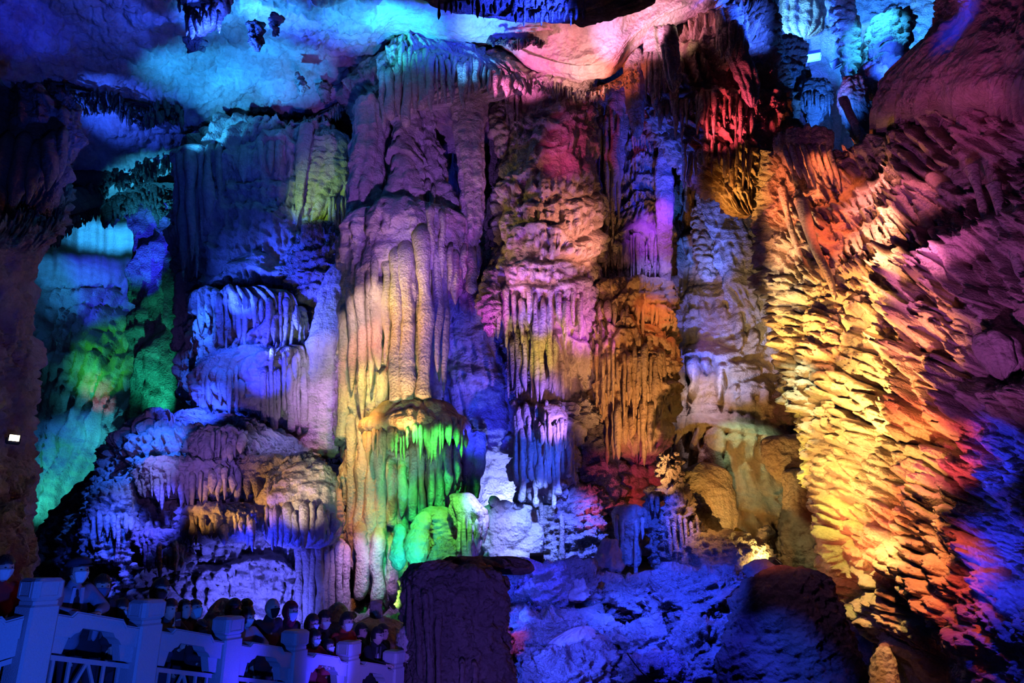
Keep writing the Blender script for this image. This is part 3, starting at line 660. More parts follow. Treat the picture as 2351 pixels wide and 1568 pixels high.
# ribbed drapes hanging from the brow in front of the column
rock('ribbon_drape', 'long reddish ribbon drape falling beside the banded neck of the grand column', 'stalactite', 20.3,
     [(215, 1035, 1130), (300, 1040, 1108), (380, 1052, 1112), (450, 1060, 1112), (540, 1066, 1106), (570, 1075, 1096)], .55,
     [('flutes', dict(w=24, A=8, wav=.3)), FB(30, 3), FINE], M_flow, 6, cap=(6, 60))
rock('thin_drape', 'slim straight drape left of the shadow-barred column, reaching down from the brow', 'stalactite', 20.3,
     [(180, 1222, 1275), (260, 1236, 1266), (380, 1244, 1264), (470, 1248, 1262), (560, 1250, 1260)], .6, [('flutes', dict(w=14, A=3, wav=.2)), FINE], M_flow, 7, cap=(6, 70))
rock('knotted_stalactite', 'short knotted stalactite between the reddish ribbon drape and the slim drape', 'stalactite', 20.6,
     [(226, 1132, 1165), (270, 1125, 1172), (310, 1127, 1170), (340, 1134, 1166), (364, 1142, 1156)], .8, [('lumps', dict(sx=22, sy=14, A=8)), FB(20, 3)], M_flow, 8)
rock('dark_recess_column', 'shadowed violet column set back between the two tall columns', 'column', 22.6,
     [(180, 1120, 1260), (300, 1130, 1255), (420, 1130, 1250), (560, 1110, 1230), (700, 1040, 1210), (850, 1020, 1200), (980, 1010, 1190)], .5,
     [('tiers', dict(T=130, A=18, fw=16)), ('strata', dict(T=40, A=6)), FB(40, 6)], M_flow, 9, cap=(6, 20))
rock('blue_alcove_curtain', 'blue lit curtain of pleats inside the alcove right of the long ribs', 'drapery', 21.6,
     [(640, 1040, 1085), (720, 1015, 1130), (800, 1012, 1150), (900, 1020, 1180), (990, 1040, 1190), (1060, 1060, 1190)], .45,
     [('flutes', dict(w=26, A=12, wav=1.4)), ('tiers', dict(T=120, A=18, fw=14, y=(640, 900))), FB(40, 6)], M_flow, 10)

# curtain of stalactites over the grand column
cf = []
for i, x in enumerate(range(880, 1006, 18)):
    cf.append((x, 150 - i * 5 + 9 * (i % 2), (292 - max(0, x - 930) * .62) - (14 if i % 3 else -4), 21 if i % 2 else 17, dict(Yo=1.0 + .12 * (i % 2), tip=2 if i % 2 else 1, bulge=.12, top=1.0)))
R_ = random.Random(4)
for i in range(34):
    x = 925 + i * 8.6; yb = np.interp(x, [925, 990, 1060, 1110, 1160, 1220], [200, 250, 245, 222, 214, 205]) + R_.uniform(-16, 14)
    y0 = np.interp(x, [925, 1000, 1100, 1180, 1225], [95, 112, 130, 165, 188]) + R_.uniform(0, 22)
    cf.append((x, y0, yb, R_.uniform(7, 16), dict(Yo=.85 + R_.uniform(-.25, .35), bulge=.3, lean=R_.uniform(-.12, .12))))
rock('stalactite_curtain', 'broad curtain of stalactites fringing the brow above the grand column', 'stalactites', 20.4,
     [(84, 925, 960), (110, 890, 1080), (150, 880, 1150), (190, 876, 1215), (225, 880, 1190), (240, 888, 1060), (256, 890, 960)], .22,
     [('flutes', dict(w=15, A=9, wav=.6)), ('tiers', dict(T=60, A=14, fw=9)), ('veins', dict(w=12, ln=50, A=9)), FB(30, 4)], M_flow, 11, fingers=cf, cap=(16, 30))
rock('ceiling_shelf', 'dark teal shelf with a toothed rim under the highest cyan part of the ceiling', 'ledge', 15.6,
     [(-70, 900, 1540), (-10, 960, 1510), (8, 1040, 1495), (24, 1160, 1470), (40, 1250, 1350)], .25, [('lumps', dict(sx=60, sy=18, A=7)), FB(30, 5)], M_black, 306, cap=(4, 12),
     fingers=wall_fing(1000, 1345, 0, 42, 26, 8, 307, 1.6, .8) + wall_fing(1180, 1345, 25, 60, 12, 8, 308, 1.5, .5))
rock('brow_flowstone', 'dark knobbly stone brow at the root of the stalactite curtain, above the violet drapes', 'brow', 22.2,
     [(150, 850, 1330), (215, 780, 1380), (260, 800, 1370), (300, 820, 1360), (330, 880, 1340)], .35,
     [('tiers', dict(T=55, A=14, fw=12)), FB(30, 6)], M_rock, 12, cap=(20, 30), fingers=wall_fing(1140, 1370, 190, 300, 16, 13, 5, .9, .6))

# --- second column
sf = []
for i in range(14):
    sf.append((1112 + i * 17, 655 + (i % 3) * 14, [765, 790, 745, 800][i % 4] - 10 * (i > 8), 13, dict(Yo=1.75 - .012 * abs(i - 7) ** 2, bulge=.35)))
for (x, a, b, w) in [(1130, 680, 785, 18), (1118, 665, 760, 15), (1245, 700, 925, 17), (1233, 700, 930, 15), (1262, 690, 900, 14), (1275, 760, 900, 18), (1222, 740, 925, 15), (1205, 760, 900, 14), (1296, 700, 780, 13), (1143, 640, 780, 15)]:
    sf.append((x, a, b, w, dict(Yo=1.7, bulge=.4)))
rock('banded_column', 'thick knobbly column right of centre with shadow bars above and fringed shelf halfway', 'column', 21.2,
     [(190, 1195, 1368), (280, 1165, 1368), (380, 1150, 1366), (480, 1140, 1370), (560, 1135, 1374), (620, 1128, 1372), (660, 1105, 1370), (700, 1108, 1368), (745, 1120, 1366), (780, 1150, 1366), (850, 1178, 1364), (940, 1190, 1368), (1000, 1200, 1370)],
     .72, [('strata', dict(T=40, A=15, y=(180, 480))), ('veins', dict(w=20, ln=60, A=9, y=(180, 520))), ('tiers', dict(T=78, A=20, fw=14, fl=.7, y=(420, 1000))), ('lumps', dict(sx=30, sy=24, A=8, y=(430, 700))), ('flutes', dict(w=22, A=6)), FB(40, 5), FINE], M_flow, 14, cap=(8, 24), fingers=sf)
rock('coral_knob_cluster', 'lumpy coral-like knob cluster perched on the left edge of the fringed shelf', 'rock', 19.7,
     [(612, 1118, 1142), (640, 1108, 1150), (670, 1098, 1150), (700, 1100, 1145), (740, 1112, 1140), (775, 1125, 1136)], .8, [('lumps', dict(sx=15, sy=13, A=8)), ('flutes', dict(w=12, A=4, y=(680, 800)))], M_rough, 15)
rock('lace_dripstone', 'lacy cluster of thin drips lit cyan and cream below the fringed shelf', 'dripstone', 20.6,
     [(745, 1165, 1205), (800, 1160, 1215), (860, 1170, 1210), (920, 1170, 1215), (960, 1180, 1210)], .6, [('pit', dict(s=13, A=8)), ('lumps', dict(sx=16, sy=20, A=9)), FB(20, 5)], M_rough, 16,
     fingers=wall_fing(1165, 1215, 760, 930, 8, 9, 3, .7, .5))
rock('blue_fringe_cluster', 'round-capped fringe cluster lit blue under the thick knobbly column', 'dripstone', 20.3,
     [(925, 1185, 1330), (960, 1172, 1335), (1010, 1165, 1330), (1080, 1172, 1320), (1130, 1190, 1310), (1160, 1200, 1300)], .6, [('tiers', dict(T=72, A=22, fw=15, fl=.8)), ('pit', dict(s=18, A=6)), FB(30, 6)], M_flow, 17,
     fingers=wall_fing(1180, 1320, 975, 1150, 13, 13, 6, 1.2, .35, tip=0) + wall_fing(1175, 1300, 935, 1040, 10, 14, 9, 1.35, .4))
rock('round_capped_shelf', 'smooth tan cap with a short fringe on top of the blue fringe cluster', 'dripstone', 19.6,
     [(925, 1245, 1290), (940, 1232, 1300), (965, 1230, 1302), (985, 1236, 1298)], .7, [('flutes', dict(w=11, A=4, y=(955, 1000))), FB(24, 2)], M_ochre, 18, fingers=wall_fing(1234, 1300, 955, 1050, 9, 9, 2, .45, .5))
rock('red_rubble_knob', 'crumbly crimson lit rubble knob at the foot of the thick knobbly column', 'rock', 20.2,
     [(902, 1320, 1345), (930, 1300, 1366), (960, 1298, 1372), (985, 1310, 1366)], .8, [('pit', dict(s=12, A=7)), ('lumps', dict(sx=18, sy=14, A=9))], M_rough, 19)

# --- third column, blue above and orange below
rock('dark_hanging_blades', 'thin dark stone blades hanging in the gap left of the stepped blue column', 'stalactites', 21.8,
     [(200, 1375, 1450), (300, 1372, 1436), (420, 1370, 1420), (520, 1372, 1412), (620, 1375, 1400)], .4, [('flutes', dict(w=13, A=8, wav=.4)), FB(30, 3)], M_flow, 22, cap=(6, 60),
     fingers=[(1376, 290, 650, 9, dict(Yo=.5)), (1392, 260, 640, 10, dict(Yo=.6)), (1406, 250, 560, 10, dict(Yo=.6)), (1420, 270, 520, 10, dict(Yo=.6)), (1412, 290, 430, 22, dict(Yo=.9)), (1364, 320, 520, 8, dict(Yo=.9))])
rock('stepped_blue_column', 'stepped column of small blue lit ledges with a fringed orange band beneath', 'column', 22.2,
     [(300, 1432, 1500), (380, 1424, 1520), (480, 1412, 1538), (540, 1378, 1540), (600, 1376, 1540), (650, 1380, 1540)], .6,
     [('tiers', dict(T=42, A=17, fw=8, fl=.7, y=(250, 500))), ('tiers', dict(T=88, A=16, fw=8, fl=1.0, y=(490, 700))), ('flutes', dict(w=10, A=4)), FB(30, 3)], M_flow, 23, cap=(10, 12),
     fingers=wall_fing(1380, 1538, 545, 640, 22, 8, 8, 1.1, .3))
rock('vivid_blue_blade', 'vivid violet-blue vertical blade on the right side of the stepped column', 'drapery', 21.2,
     [(318, 1518, 1528), (360, 1508, 1546), (450, 1505, 1548), (560, 1512, 1545), (660, 1524, 1542), (720, 1530, 1540)], .8, [('flutes', dict(w=8, A=4, wav=.3)), FB(30, 3)], M_flow, 24, cap=(20, 60))
rock('orange_rubble_column', 'rugged orange column section with a knobbly top below the blue steps', 'column', 21.2,
     [(640, 1385, 1528), (680, 1370, 1536), (740, 1362, 1542), (790, 1360, 1550), (850, 1362, 1556)], .7, [('tiers', dict(T=62, A=20, fw=14, fl=.55)), ('lumps', dict(sx=28, sy=20, A=9)), ('pit', dict(s=14, A=3)), FB(26, 5)], M_ochre, 25, cap=(30, 10),
     fingers=wall_fing(1370, 1536, 700, 770, 10, 13, 12, 1.45, .5))
rock('yellow_curtain_column', 'mustard yellow curtained column section, topped by an ochre mound, at its lowest length', 'column', 20.9,
     [(735, 1372, 1440), (775, 1358, 1530), (830, 1358, 1550), (880, 1360, 1556), (940, 1370, 1548), (990, 1395, 1535), (1040, 1430, 1510), (1075, 1450, 1480)], .7,
     [('tiers', dict(T=92, A=20, fw=12, fl=.85)), ('veins', dict(w=13, ln=90, A=13)), ('lumps', dict(sx=30, sy=26, A=6)), FB(30, 5)], M_ochre, 26, cap=(26, 60),
     fingers=wall_fing(1366, 1545, 800, 960, 15, 12, 14, 1.3, .5) + wall_fing(1385, 1500, 930, 1060, 8, 13, 15, 1.25, .4))

# --- amber back flowstone to the right of the columns
rock('amber_flowstone', 'huge smooth amber flowstone cascade behind, between the orange column and the right wall', 'flowstone', 25.5,
     [(395, 1560, 1790), (480, 1545, 1820), (600, 1540, 1860), (750, 1538, 1880), (880, 1540, 1900), (980, 1520, 1920), (1050, 1500, 1930), (1180, 1560, 1940), (1300, 1600, 1960), (1400, 1620, 1960)],
     .42, [('tiers', dict(T=150, A=34, fw=26, fl=.5)), ('lumps', dict(sx=90, sy=64, A=26, y=(600, 1000), x=(1640, 2000), cut=.9)), ('lumps', dict(sx=26, sy=14, A=5, y=(600, 1000))), ('veins', dict(w=18, ln=160, A=7)), ('flutes', dict(w=17, A=5, wav=.4)), FB(50, 6), FINE], M_ochre, 27, cap=(20, 10), res=2.8)
rock('slanting_violet_rib', 'slanting violet drape in front of the amber cascade, beside the dark cleft', 'drapery', 24.0,
     [(420, 1610, 1690), (480, 1610, 1720), (560, 1636, 1745), (640, 1655, 1765), (720, 1700, 1790), (800, 1730, 1800)], .5, [('flutes', dict(w=15, A=6)), ('strata', dict(T=30, A=4)), ('tiers', dict(T=110, A=16, fw=14)), FB(30, 4)], M_flow, 28, cap=(14, 60))
rock('cleft_pinnacle', 'brown rubble pinnacle wedged in the dark cleft beside the slanting drape', 'rock', 24.2,
     [(470, 1585, 1610), (540, 1590, 1632), (600, 1598, 1640), (650, 1612, 1644)], .7, [('lumps', dict(sx=18, sy=14, A=8)), FB(20, 4)], M_ochre, 29)
rock('bulging_flow_dome', 'smooth rounded dome low on the amber cascade, behind the pale stalagmite', 'flowstone', 23.4,
     [(1060, 1590, 1640), (1080, 1560, 1672), (1130, 1550, 1690), (1200, 1560, 1690), (1300, 1600, 1690)], .6, [('flutes', dict(w=15, A=3, y=(1130, 1400))), FB(40, 4)], M_ochre, 30, cap=(26, 10))
rock('fallen_amber_block', 'squarish amber block leaning between the cascade and the right wall', 'rock', 22.4,
     [(1000, 1750, 1860), (1030, 1746, 1900), (1070, 1756, 1905), (1110, 1790, 1900)], .6, [FB(50, 6), ('pit', dict(s=26, A=3))], M_ochre, 31, cap=(14, 16))
rock('tan_pillar_block', 'upright tan slab with streaked foot at the bottom of the cascade near the right wall', 'rock', 21.6,
     [(1075, 1800, 1880), (1140, 1798, 1895), (1200, 1790, 1900), (1290, 1785, 1940), (1360, 1800, 1960)], .5, [('flutes', dict(w=14, A=5, y=(1240, 1400))), FB(50, 7), ('pit', dict(s=18, A=2))], M_ochre, 32, cap=(14, 10))
rock('rounded_cobble', 'round brown cobble at the foot of the amber cascade above the yellow lamp', 'rock', 21.0,
     [(1206, 1745, 1765), (1225, 1738, 1775), (1250, 1738, 1774), (1265, 1748, 1764)], .9, [('crag', dict(s=24, A=7)), FB(20, 4)], M_dark, 34, cap=(14, 8))

# --- hanging mass at the upper right
hf = wall_fing(1500, 1740, 215, 320, 20, 13, 21, 2.0, .6) + wall_fing(1560, 1730, 330, 430, 12, 12, 22, 2.0, .5)
rock('hanging_orange_mass', 'rugged rust-orange rock mass overhanging between the pink ceiling and the right wall', 'rock', 20.6,
     [(20, 1640, 1780), (90, 1560, 1770), (150, 1500, 1790), (220, 1470, 1810), (300, 1490, 1830), (350, 1530, 1830), (400, 1590, 1830), (440, 1640, 1820), (478, 1670, 1790), (500, 1700, 1760)], .5,
     [('tiers', dict(T=88, A=26, fw=15, fl=.7, shear=.2)), ('veins', dict(w=15, ln=70, A=17, shear=.25)), ('pit', dict(s=16, A=4)), ('lumps', dict(sx=28, sy=22, A=9)), FB(40, 7)], M_ochre, 36, cap=(20, 24), fingers=hf, res=2.6)
rock('steel_blue_stalactite', 'bundle stalactite striped steel blue and mauve just under the pink ceiling edge', 'stalactite', 18.0,
     [(62, 1514, 1546), (100, 1516, 1556), (150, 1524, 1562), (190, 1532, 1562), (214, 1542, 1556)], .8, [('flutes', dict(w=14, A=6, wav=.2))], M_flow, 37, cap=(4, 20))
rock('mauve_stalactite_bundle', 'dusky mauve stalactite bundle right of the knobbly column top', 'stalactite', 20.0,
     [(120, 1430, 1475), (200, 1432, 1480), (260, 1440, 1480), (300, 1450, 1478), (325, 1458, 1470)], .7, [('flutes', dict(w=13, A=6, wav=.3)), FB(20, 2)], M_flow, 38, cap=(4, 34))
rock('dark_stalactite_bundle', 'dark purple stalactite sheaf tucked behind the steel blue stalactite', 'stalactites', 19.6,
     [(70, 1480, 1530), (130, 1476, 1540), (180, 1480, 1535), (215, 1492, 1520)], .6, [('flutes', dict(w=10, A=6, wav=.4)), FB(20, 3)], M_flow, 39, cap=(4, 30), fingers=wall_fing(1482, 1530, 130, 225, 7, 9, 31, .9, .4))
rock('rust_hanging_drape', 'rust coloured drape between the steel blue stalactite and the blue lit chamber', 'drapery', 18.9,
     [(20, 1640, 1700), (90, 1650, 1712), (140, 1672, 1722), (200, 1700, 1740), (250, 1712, 1742)], .6, [('flutes', dict(w=12, A=7, wav=.6)), FB(26, 4)], M_flow, 40, cap=(4, 40), fingers=wall_fing(1645, 1715, 60, 150, 8, 10, 33, 1.0, .4))

# --- blue lit chamber, top right
shell('wall_upper', [[(x, y, Yc) for x, Yc in ((1640, 24), (1760, 25), (1880, 26), (2000, 26), (2120, 25), (2250, 23), (2420, 20))] for y in (-160, -40, 60, 160, 260, 400)],
      [('flutes', dict(w=26, A=12)), ('lumps', dict(sx=34, sy=26, A=9, x=(1980, 2400))), FB(50, 8)], M_wall, 71, res=4)
rock('blue_white_drapery', 'brightest blue-white pleated drapery in the chamber at the top right', 'drapery', 24.0,
     [(-60, 1790, 1880), (20, 1796, 1895), (60, 1800, 1895), (90, 1815, 1880)], .4, [('flutes', dict(w=15, A=7)), FB(20, 3)], M_flow, 43, cap=(4, 20))
rock('leaning_blue_column', 'leaning blue column right of the brightest drapery, split by a crevice', 'column', 22.6,
     [(-80, 1880, 1950), (0, 1895, 1955), (80, 1915, 1975), (150, 1935, 1985), (200, 1945, 1990)], .7, [('lumps', dict(sx=26, sy=18, A=8)), ('strata', dict(T=26, A=4)), FB(24, 4)], M_flow, 44, cap=(4, 20))
rock('lumpy_blue_mound', 'lumpy sky blue flowstone mound in front of the top right chamber wall', 'flowstone', 21.8,
     [(18, 2050, 2090), (50, 2000, 2095), (100, 1985, 2095), (150, 1985, 2070), (200, 1990, 2040)], .7, [('lumps', dict(sx=26, sy=20, A=10)), ('flutes', dict(w=18, A=6)), FB(20, 4)], M_flow, 45)
rock('lattice_dripstone', 'net-like blue dripstone left of the small open floodlights in the upper chamber', 'dripstone', 21.6,
     [(75, 1785, 1830), (110, 1780, 1850), (150, 1775, 1850), (200, 1780, 1850), (240, 1790, 1840)], .6, [('pit', dict(s=20, A=7)), ('flutes', dict(w=12, A=5)), ('tiers', dict(T=60, A=12, fw=9))], M_flow, 46)
rock('shaggy_blue_ledge', 'shaggy blue ledge below the upper chamber, over the flat orange shelf', 'ledge', 21.0,
     [(178, 1840, 1890), (200, 1835, 1910), (235, 1835, 1912), (270, 1850, 1890), (300, 1856, 1880)], .7, [('flutes', dict(w=9, A=5)), ('lumps', dict(sx=18, sy=14, A=6))], M_flow, 47, fingers=wall_fing(1838, 1908, 215, 265, 9, 8, 41, .9, .4))
rock('drooping_blue_ledge', 'drooping blue hood right of the shaggy ledge, dripping onto a red shaft', 'ledge', 20.0,
     [(170, 1940, 1975), (200, 1925, 1985), (240, 1925, 1992), (290, 1945, 2005), (340, 1975, 2010)], .7, [('flutes', dict(w=12, A=5)), ('lumps', dict(sx=18, sy=14, A=5))], M_flow, 48)
rock('crusted_blue_pillar', 'crusted dark blue pillar at the left rim of the upper chamber', 'column', 21.0,
     [(-80, 1700, 1775), (0, 1715, 1782), (80, 1728, 1790), (150, 1742, 1800), (220, 1770, 1815)], .7, [('pit', dict(s=14, A=5)), ('flutes', dict(w=16, A=7)), ('lumps', dict(sx=20, sy=16, A=6))], M_flow, 49, cap=(4, 24))
rock('blue_mushroom_rocks', 'rounded blue knobs between the leaning blue column and the lumpy mound', 'rock', 20.8,
     [(140, 1975, 2010), (170, 1968, 2040), (200, 1970, 2040), (230, 1990, 2030)], .7, [('lumps', dict(sx=24, sy=20, A=9))], M_flow, 50)

# --- purple brow on the right wall
V, F = loft([[(2640, -260, 9), (2420, -130, 10.5), (2300, -60, 12), (2200, -10, 13), (2165, -30, 15)],
             [(2640, -60, 8.8), (2440, -10, 10.3), (2330, 22, 11.6), (2240, 34, 12.6), (2140, 60, 14.6)],
             [(2640, 60, 8.6), (2440, 70, 10.0), (2330, 85, 11.2), (2220, 98, 12.6), (2080, 128, 15.2)],
             [(2640, 150, 8.5), (2440, 140, 9.9), (2330, 145, 11.1), (2190, 160, 12.9), (2035, 180, 16.0)],
             [(2640, 250, 8.9), (2440, 235, 10.4), (2320, 230, 11.7), (2180, 235, 13.6), (2010, 262, 16.6)],
             [(2640, 300, 11.6), (2440, 300, 13.4), (2300, 312, 14.9), (2160, 330, 16.6), (2000, 350, 18.6)]],
            [('fbm', dict(s=90, A=12, oct=3)), ('lumps', dict(sx=34, sy=26, A=12, x=(2000, 2190))), ('tiers', dict(T=130, A=22, fw=26, fl=.8, shear=.3, y=(170, 420))), ('fbm', dict(s=14, A=2, oct=2))], 53)
tag(put('purple_brow', V, F, M_flow), 'smooth dark purple stone brow bulging out of the right wall at the top corner', 'rock')
def strand(pts, w0, w1, seed, nf=14):
    """leaning shaft through photo points (px, py, Y)"""
    C = np.array(pts, float); Wd = at(C[:, 0], C[:, 1], C[:, 2]); n = 40
    G = catm(Wd, [max(6, n // (len(pts) - 1))] * (len(pts) - 1)); m = len(G); t = np.linspace(0, 1, m)
    k = mpp(C[:, 1].mean(), C[:, 2].mean())
    r = (w0 + (w1 - w0) * t) / 2 * k * (1 + .22 * vn(t * 6 + seed, t * 0, seed=seed)) * (1 + .5 * np.exp(-t * 10))
    r[-6:] *= np.linspace(1, .05, 6); r[0] *= .05
    th = np.linspace(0, 2 * math.pi, nf, endpoint=False)
    P = G[:, None, :] + np.stack([np.cos(th)[None] * r[:, None], -np.sin(th)[None] * r[:, None], np.zeros((m, nf))], -1)
    return P.reshape(-1, 3), gridfaces(m, nf, True)
for i, (pts, w0, w1, lab) in enumerate([
    ([(1838, 455, 17.3), (1868, 560, 16.9), (1905, 640, 16.5), (1918, 690, 16.4)], 26, 13, 'long red shaft leaning down the right wall, longest of its neighbours'),
    ([(1795, 430, 18.0), (1815, 520, 17.7), (1842, 600, 17.3)], 16, 9, 'thin red shaft just left of the longest leaning shaft'),
    ([(1935, 225, 18.8), (1955, 270, 18.5), (1985, 325, 18.0)], 18, 20, 'red shaft under the drooping blue hood, leaning above the orange shelf'),
    ([(2200, 620, 13.2), (2230, 700, 13.0), (2250, 800, 12.8), (2262, 830, 12.8)], 20, 26, 'purple club ended shaft low on the shaded side of the right wall'),
    ([(2110, 470, 15.0), (2150, 560, 14.5), (2200, 680, 14.0)], 24, 14, 'mauve shaft leaning across the middle of the right wall'),
    ([(2280, 420, 12.7), (2310, 520, 12.4), (2350, 650, 12.1)], 24, 18, 'dusky crimson shaft near the right border of the wall'),
    ([(2230, 380, 13.4), (2258, 480, 13.1), (2290, 600, 12.8)], 22, 12, 'dusky violet shaft left of the crimson shaft near the right border'),
    ([(2010, 520, 15.9), (2030, 600, 15.6), (2058, 690, 15.3)], 20, 12, 'orange pink shaft above the bright lumps on the right wall')]):
    V, F = strand(pts, w0, w1, 60 + i); tag(put('leaning_stalactite', V, F, M_flow), lab, 'stalactite')
rock('orange_shelf', 'flat topped orange shelf with crusted rim below the shaggy blue ledge', 'ledge', 17.6,
     [(305, 1790, 1905), (325, 1778, 1918), (350, 1790, 1900), (390, 1810, 1880)], .6, [('flutes', dict(w=14, A=8)), ('lumps', dict(sx=16, sy=12, A=6)), FB(30, 4)], M_flow, 54, cap=(10, 30), fingers=[(1800 + 14 * i, 330, 400 + 12 * (i % 4), 11, dict(Yo=1.1, lean=.3)) for i in range(8)])
rock('hanging_bell', 'smooth bell shaped lobe hanging at the right border, faintly blue underneath', 'rock', 12.0,
     [(760, 2230, 2300), (800, 2240, 2340), (840, 2262, 2345), (875, 2280, 2335)], .8, [('flutes', dict(w=30, A=8)), FB(30, 4)], M_flow, 55, cap=(20, 34))

# ================================================================ left half
rock('blue_left_cliff', 'tall blue lit cliff of melted ledges between the far chamber and the grand column', 'cliff', 24.5,
     [(300, 470, 800), (380, 425, 800), (500, 416, 800), (600, 412, 800), (700, 420, 800), (800, 416, 800), (900, 420, 800), (980, 440, 800), (1080, 440, 800)], .45,
     [('flutes', dict(w=40, A=14, y=(200, 560), x=(380, 640))), ('veins', dict(w=26, ln=150, A=16, y=(250, 560))), ('tiers', dict(T=90, A=16, fw=14, fl=.9, y=(300, 560))), ('strata', dict(T=44, A=8, y=(340, 640), x=(520, 800))), ('tiers', dict(T=118, A=32, fw=15, fl=.8, y=(520, 1100))), ('veins', dict(w=20, ln=110, A=14, y=(480, 1100))), ('tiers', dict(T=60, A=10, fw=9, fl=.6, y=(380, 700), x=(480, 800))), ('lumps', dict(sx=40, sy=30, A=8, y=(550, 1000))), FB(60, 9), FINE], M_flow, 63, cap=(10, 10), res=2.6,
     fingers=[(560, 330, 420, 24, dict(Yo=2.6, tip=1)), (540, 340, 395, 16, dict(Yo=2.5)), (620, 310, 400, 18, dict(Yo=2.6)), (598, 320, 385, 14, dict(Yo=2.6)), (640, 310, 390, 16, dict(Yo=2.6))])
rock('dark_blue_pillars', 'dark navy hanging pillars at the rim of the far chamber opening', 'stalactites', 23.2,
     [(350, 395, 520), (420, 415, 500), (520, 418, 470), (600, 420, 455), (650, 425, 445)], .6, [('flutes', dict(w=26, A=13, wav=.4)), ('tiers', dict(T=130, A=14, fw=16)), FB(40, 6)], M_rock, 64, cap=(10, 60),
     fingers=[(420, 335, 650, 19, dict(Yo=.7, bulge=.4)), (441, 335, 600, 25, dict(Yo=.9, bulge=.35)), (462, 330, 545, 13, dict(Yo=1.1)), (480, 330, 510, 22, dict(Yo=.9, bulge=.4)), (503, 330, 470, 14, dict(Yo=.9)), (405, 350, 560, 12, dict(Yo=.6)), (430, 340, 500, 10, dict(Yo=1.1)), (452, 420, 640, 11, dict(Yo=.8))])
rock('blue_dripping_shelf', 'blue shelf of drooping fingers halfway down the left cliff', 'dripstone', 22.4,
     [(665, 450, 620), (700, 445, 690), (760, 445, 700), (820, 450, 690), (860, 455, 660)], .35, [('tiers', dict(T=95, A=26, fw=14, fl=1.0)), ('flutes', dict(w=20, A=8)), FB(30, 6)], M_flow, 65,
     fingers=wall_fing(455, 690, 680, 800, 17, 13, 51, 1.3, .6, bulge=.4))
rock('lower_finger_shelf', 'pale blue shelf of stout fingers at the bottom of the left cliff', 'dripstone', 21.8,
     [(790, 600, 690), (830, 470, 700), (870, 440, 700), (920, 440, 690), (980, 460, 680), (1010, 520, 650)], .4, [('tiers', dict(T=90, A=26, fw=17, fl=1.0)), ('lumps', dict(sx=40, sy=26, A=9)), FB(30, 6)], M_flow, 66,
     fingers=wall_fing(450, 560, 850, 960, 9, 17, 52, 1.4, .5, bulge=.4) + wall_fing(600, 700, 815, 985, 11, 12, 53, 1.5, .25, bulge=.2, tip=0))
rock('smooth_lilac_column', 'smooth lilac column swelling toward its foot, just left of the grand column', 'column', 22.0,
     [(600, 765, 800), (660, 735, 800), (740, 715, 800), (820, 700, 795), (920, 685, 792), (1000, 672, 790), (1050, 668, 785)], .75, [('flutes', dict(w=60, A=8, wav=.3)), ('strata', dict(T=120, A=3)), FB(90, 5), FINE], M_flow, 67, cap=(40, 14))
rock('yellow_niche_drapery', 'yellow-green lit drapery in the niche at the upper left of the grand column', 'drapery', 23.4,
     [(300, 700, 770), (340, 700, 820), (400, 690, 820), (460, 684, 790), (520, 690, 740), (560, 700, 720)], .5, [('flutes', dict(w=20, A=10)), ('pit', dict(s=14, A=5)), FB(30, 6)], M_wall, 68,
     fingers=[(758 + 9 * i, 450, 520 + 8 * (i % 3), 9, dict(Yo=.9, tip=2)) for i in range(6)])
rock('spiky_blue_mound', 'small spiky deep blue mound standing below the yellow-green niche', 'rock', 22.8,
     [(505, 715, 735), (540, 690, 770), (580, 670, 785), (640, 650, 790), (700, 640, 760)], .5, [('pit', dict(s=12, A=7)), ('tiers', dict(T=50, A=14, fw=8)), FB(26, 5)], M_rough, 69)
rock('red_brown_drape', 'red-brown sloping drape left of the yellow-green niche', 'drapery', 22.9,
     [(285, 690, 725), (340, 680, 716), (400, 678, 706), (460, 676, 694), (520, 674, 686)], .7, [('flutes', dict(w=12, A=5, wav=.2))], M_flow, 70, cap=(6, 60))

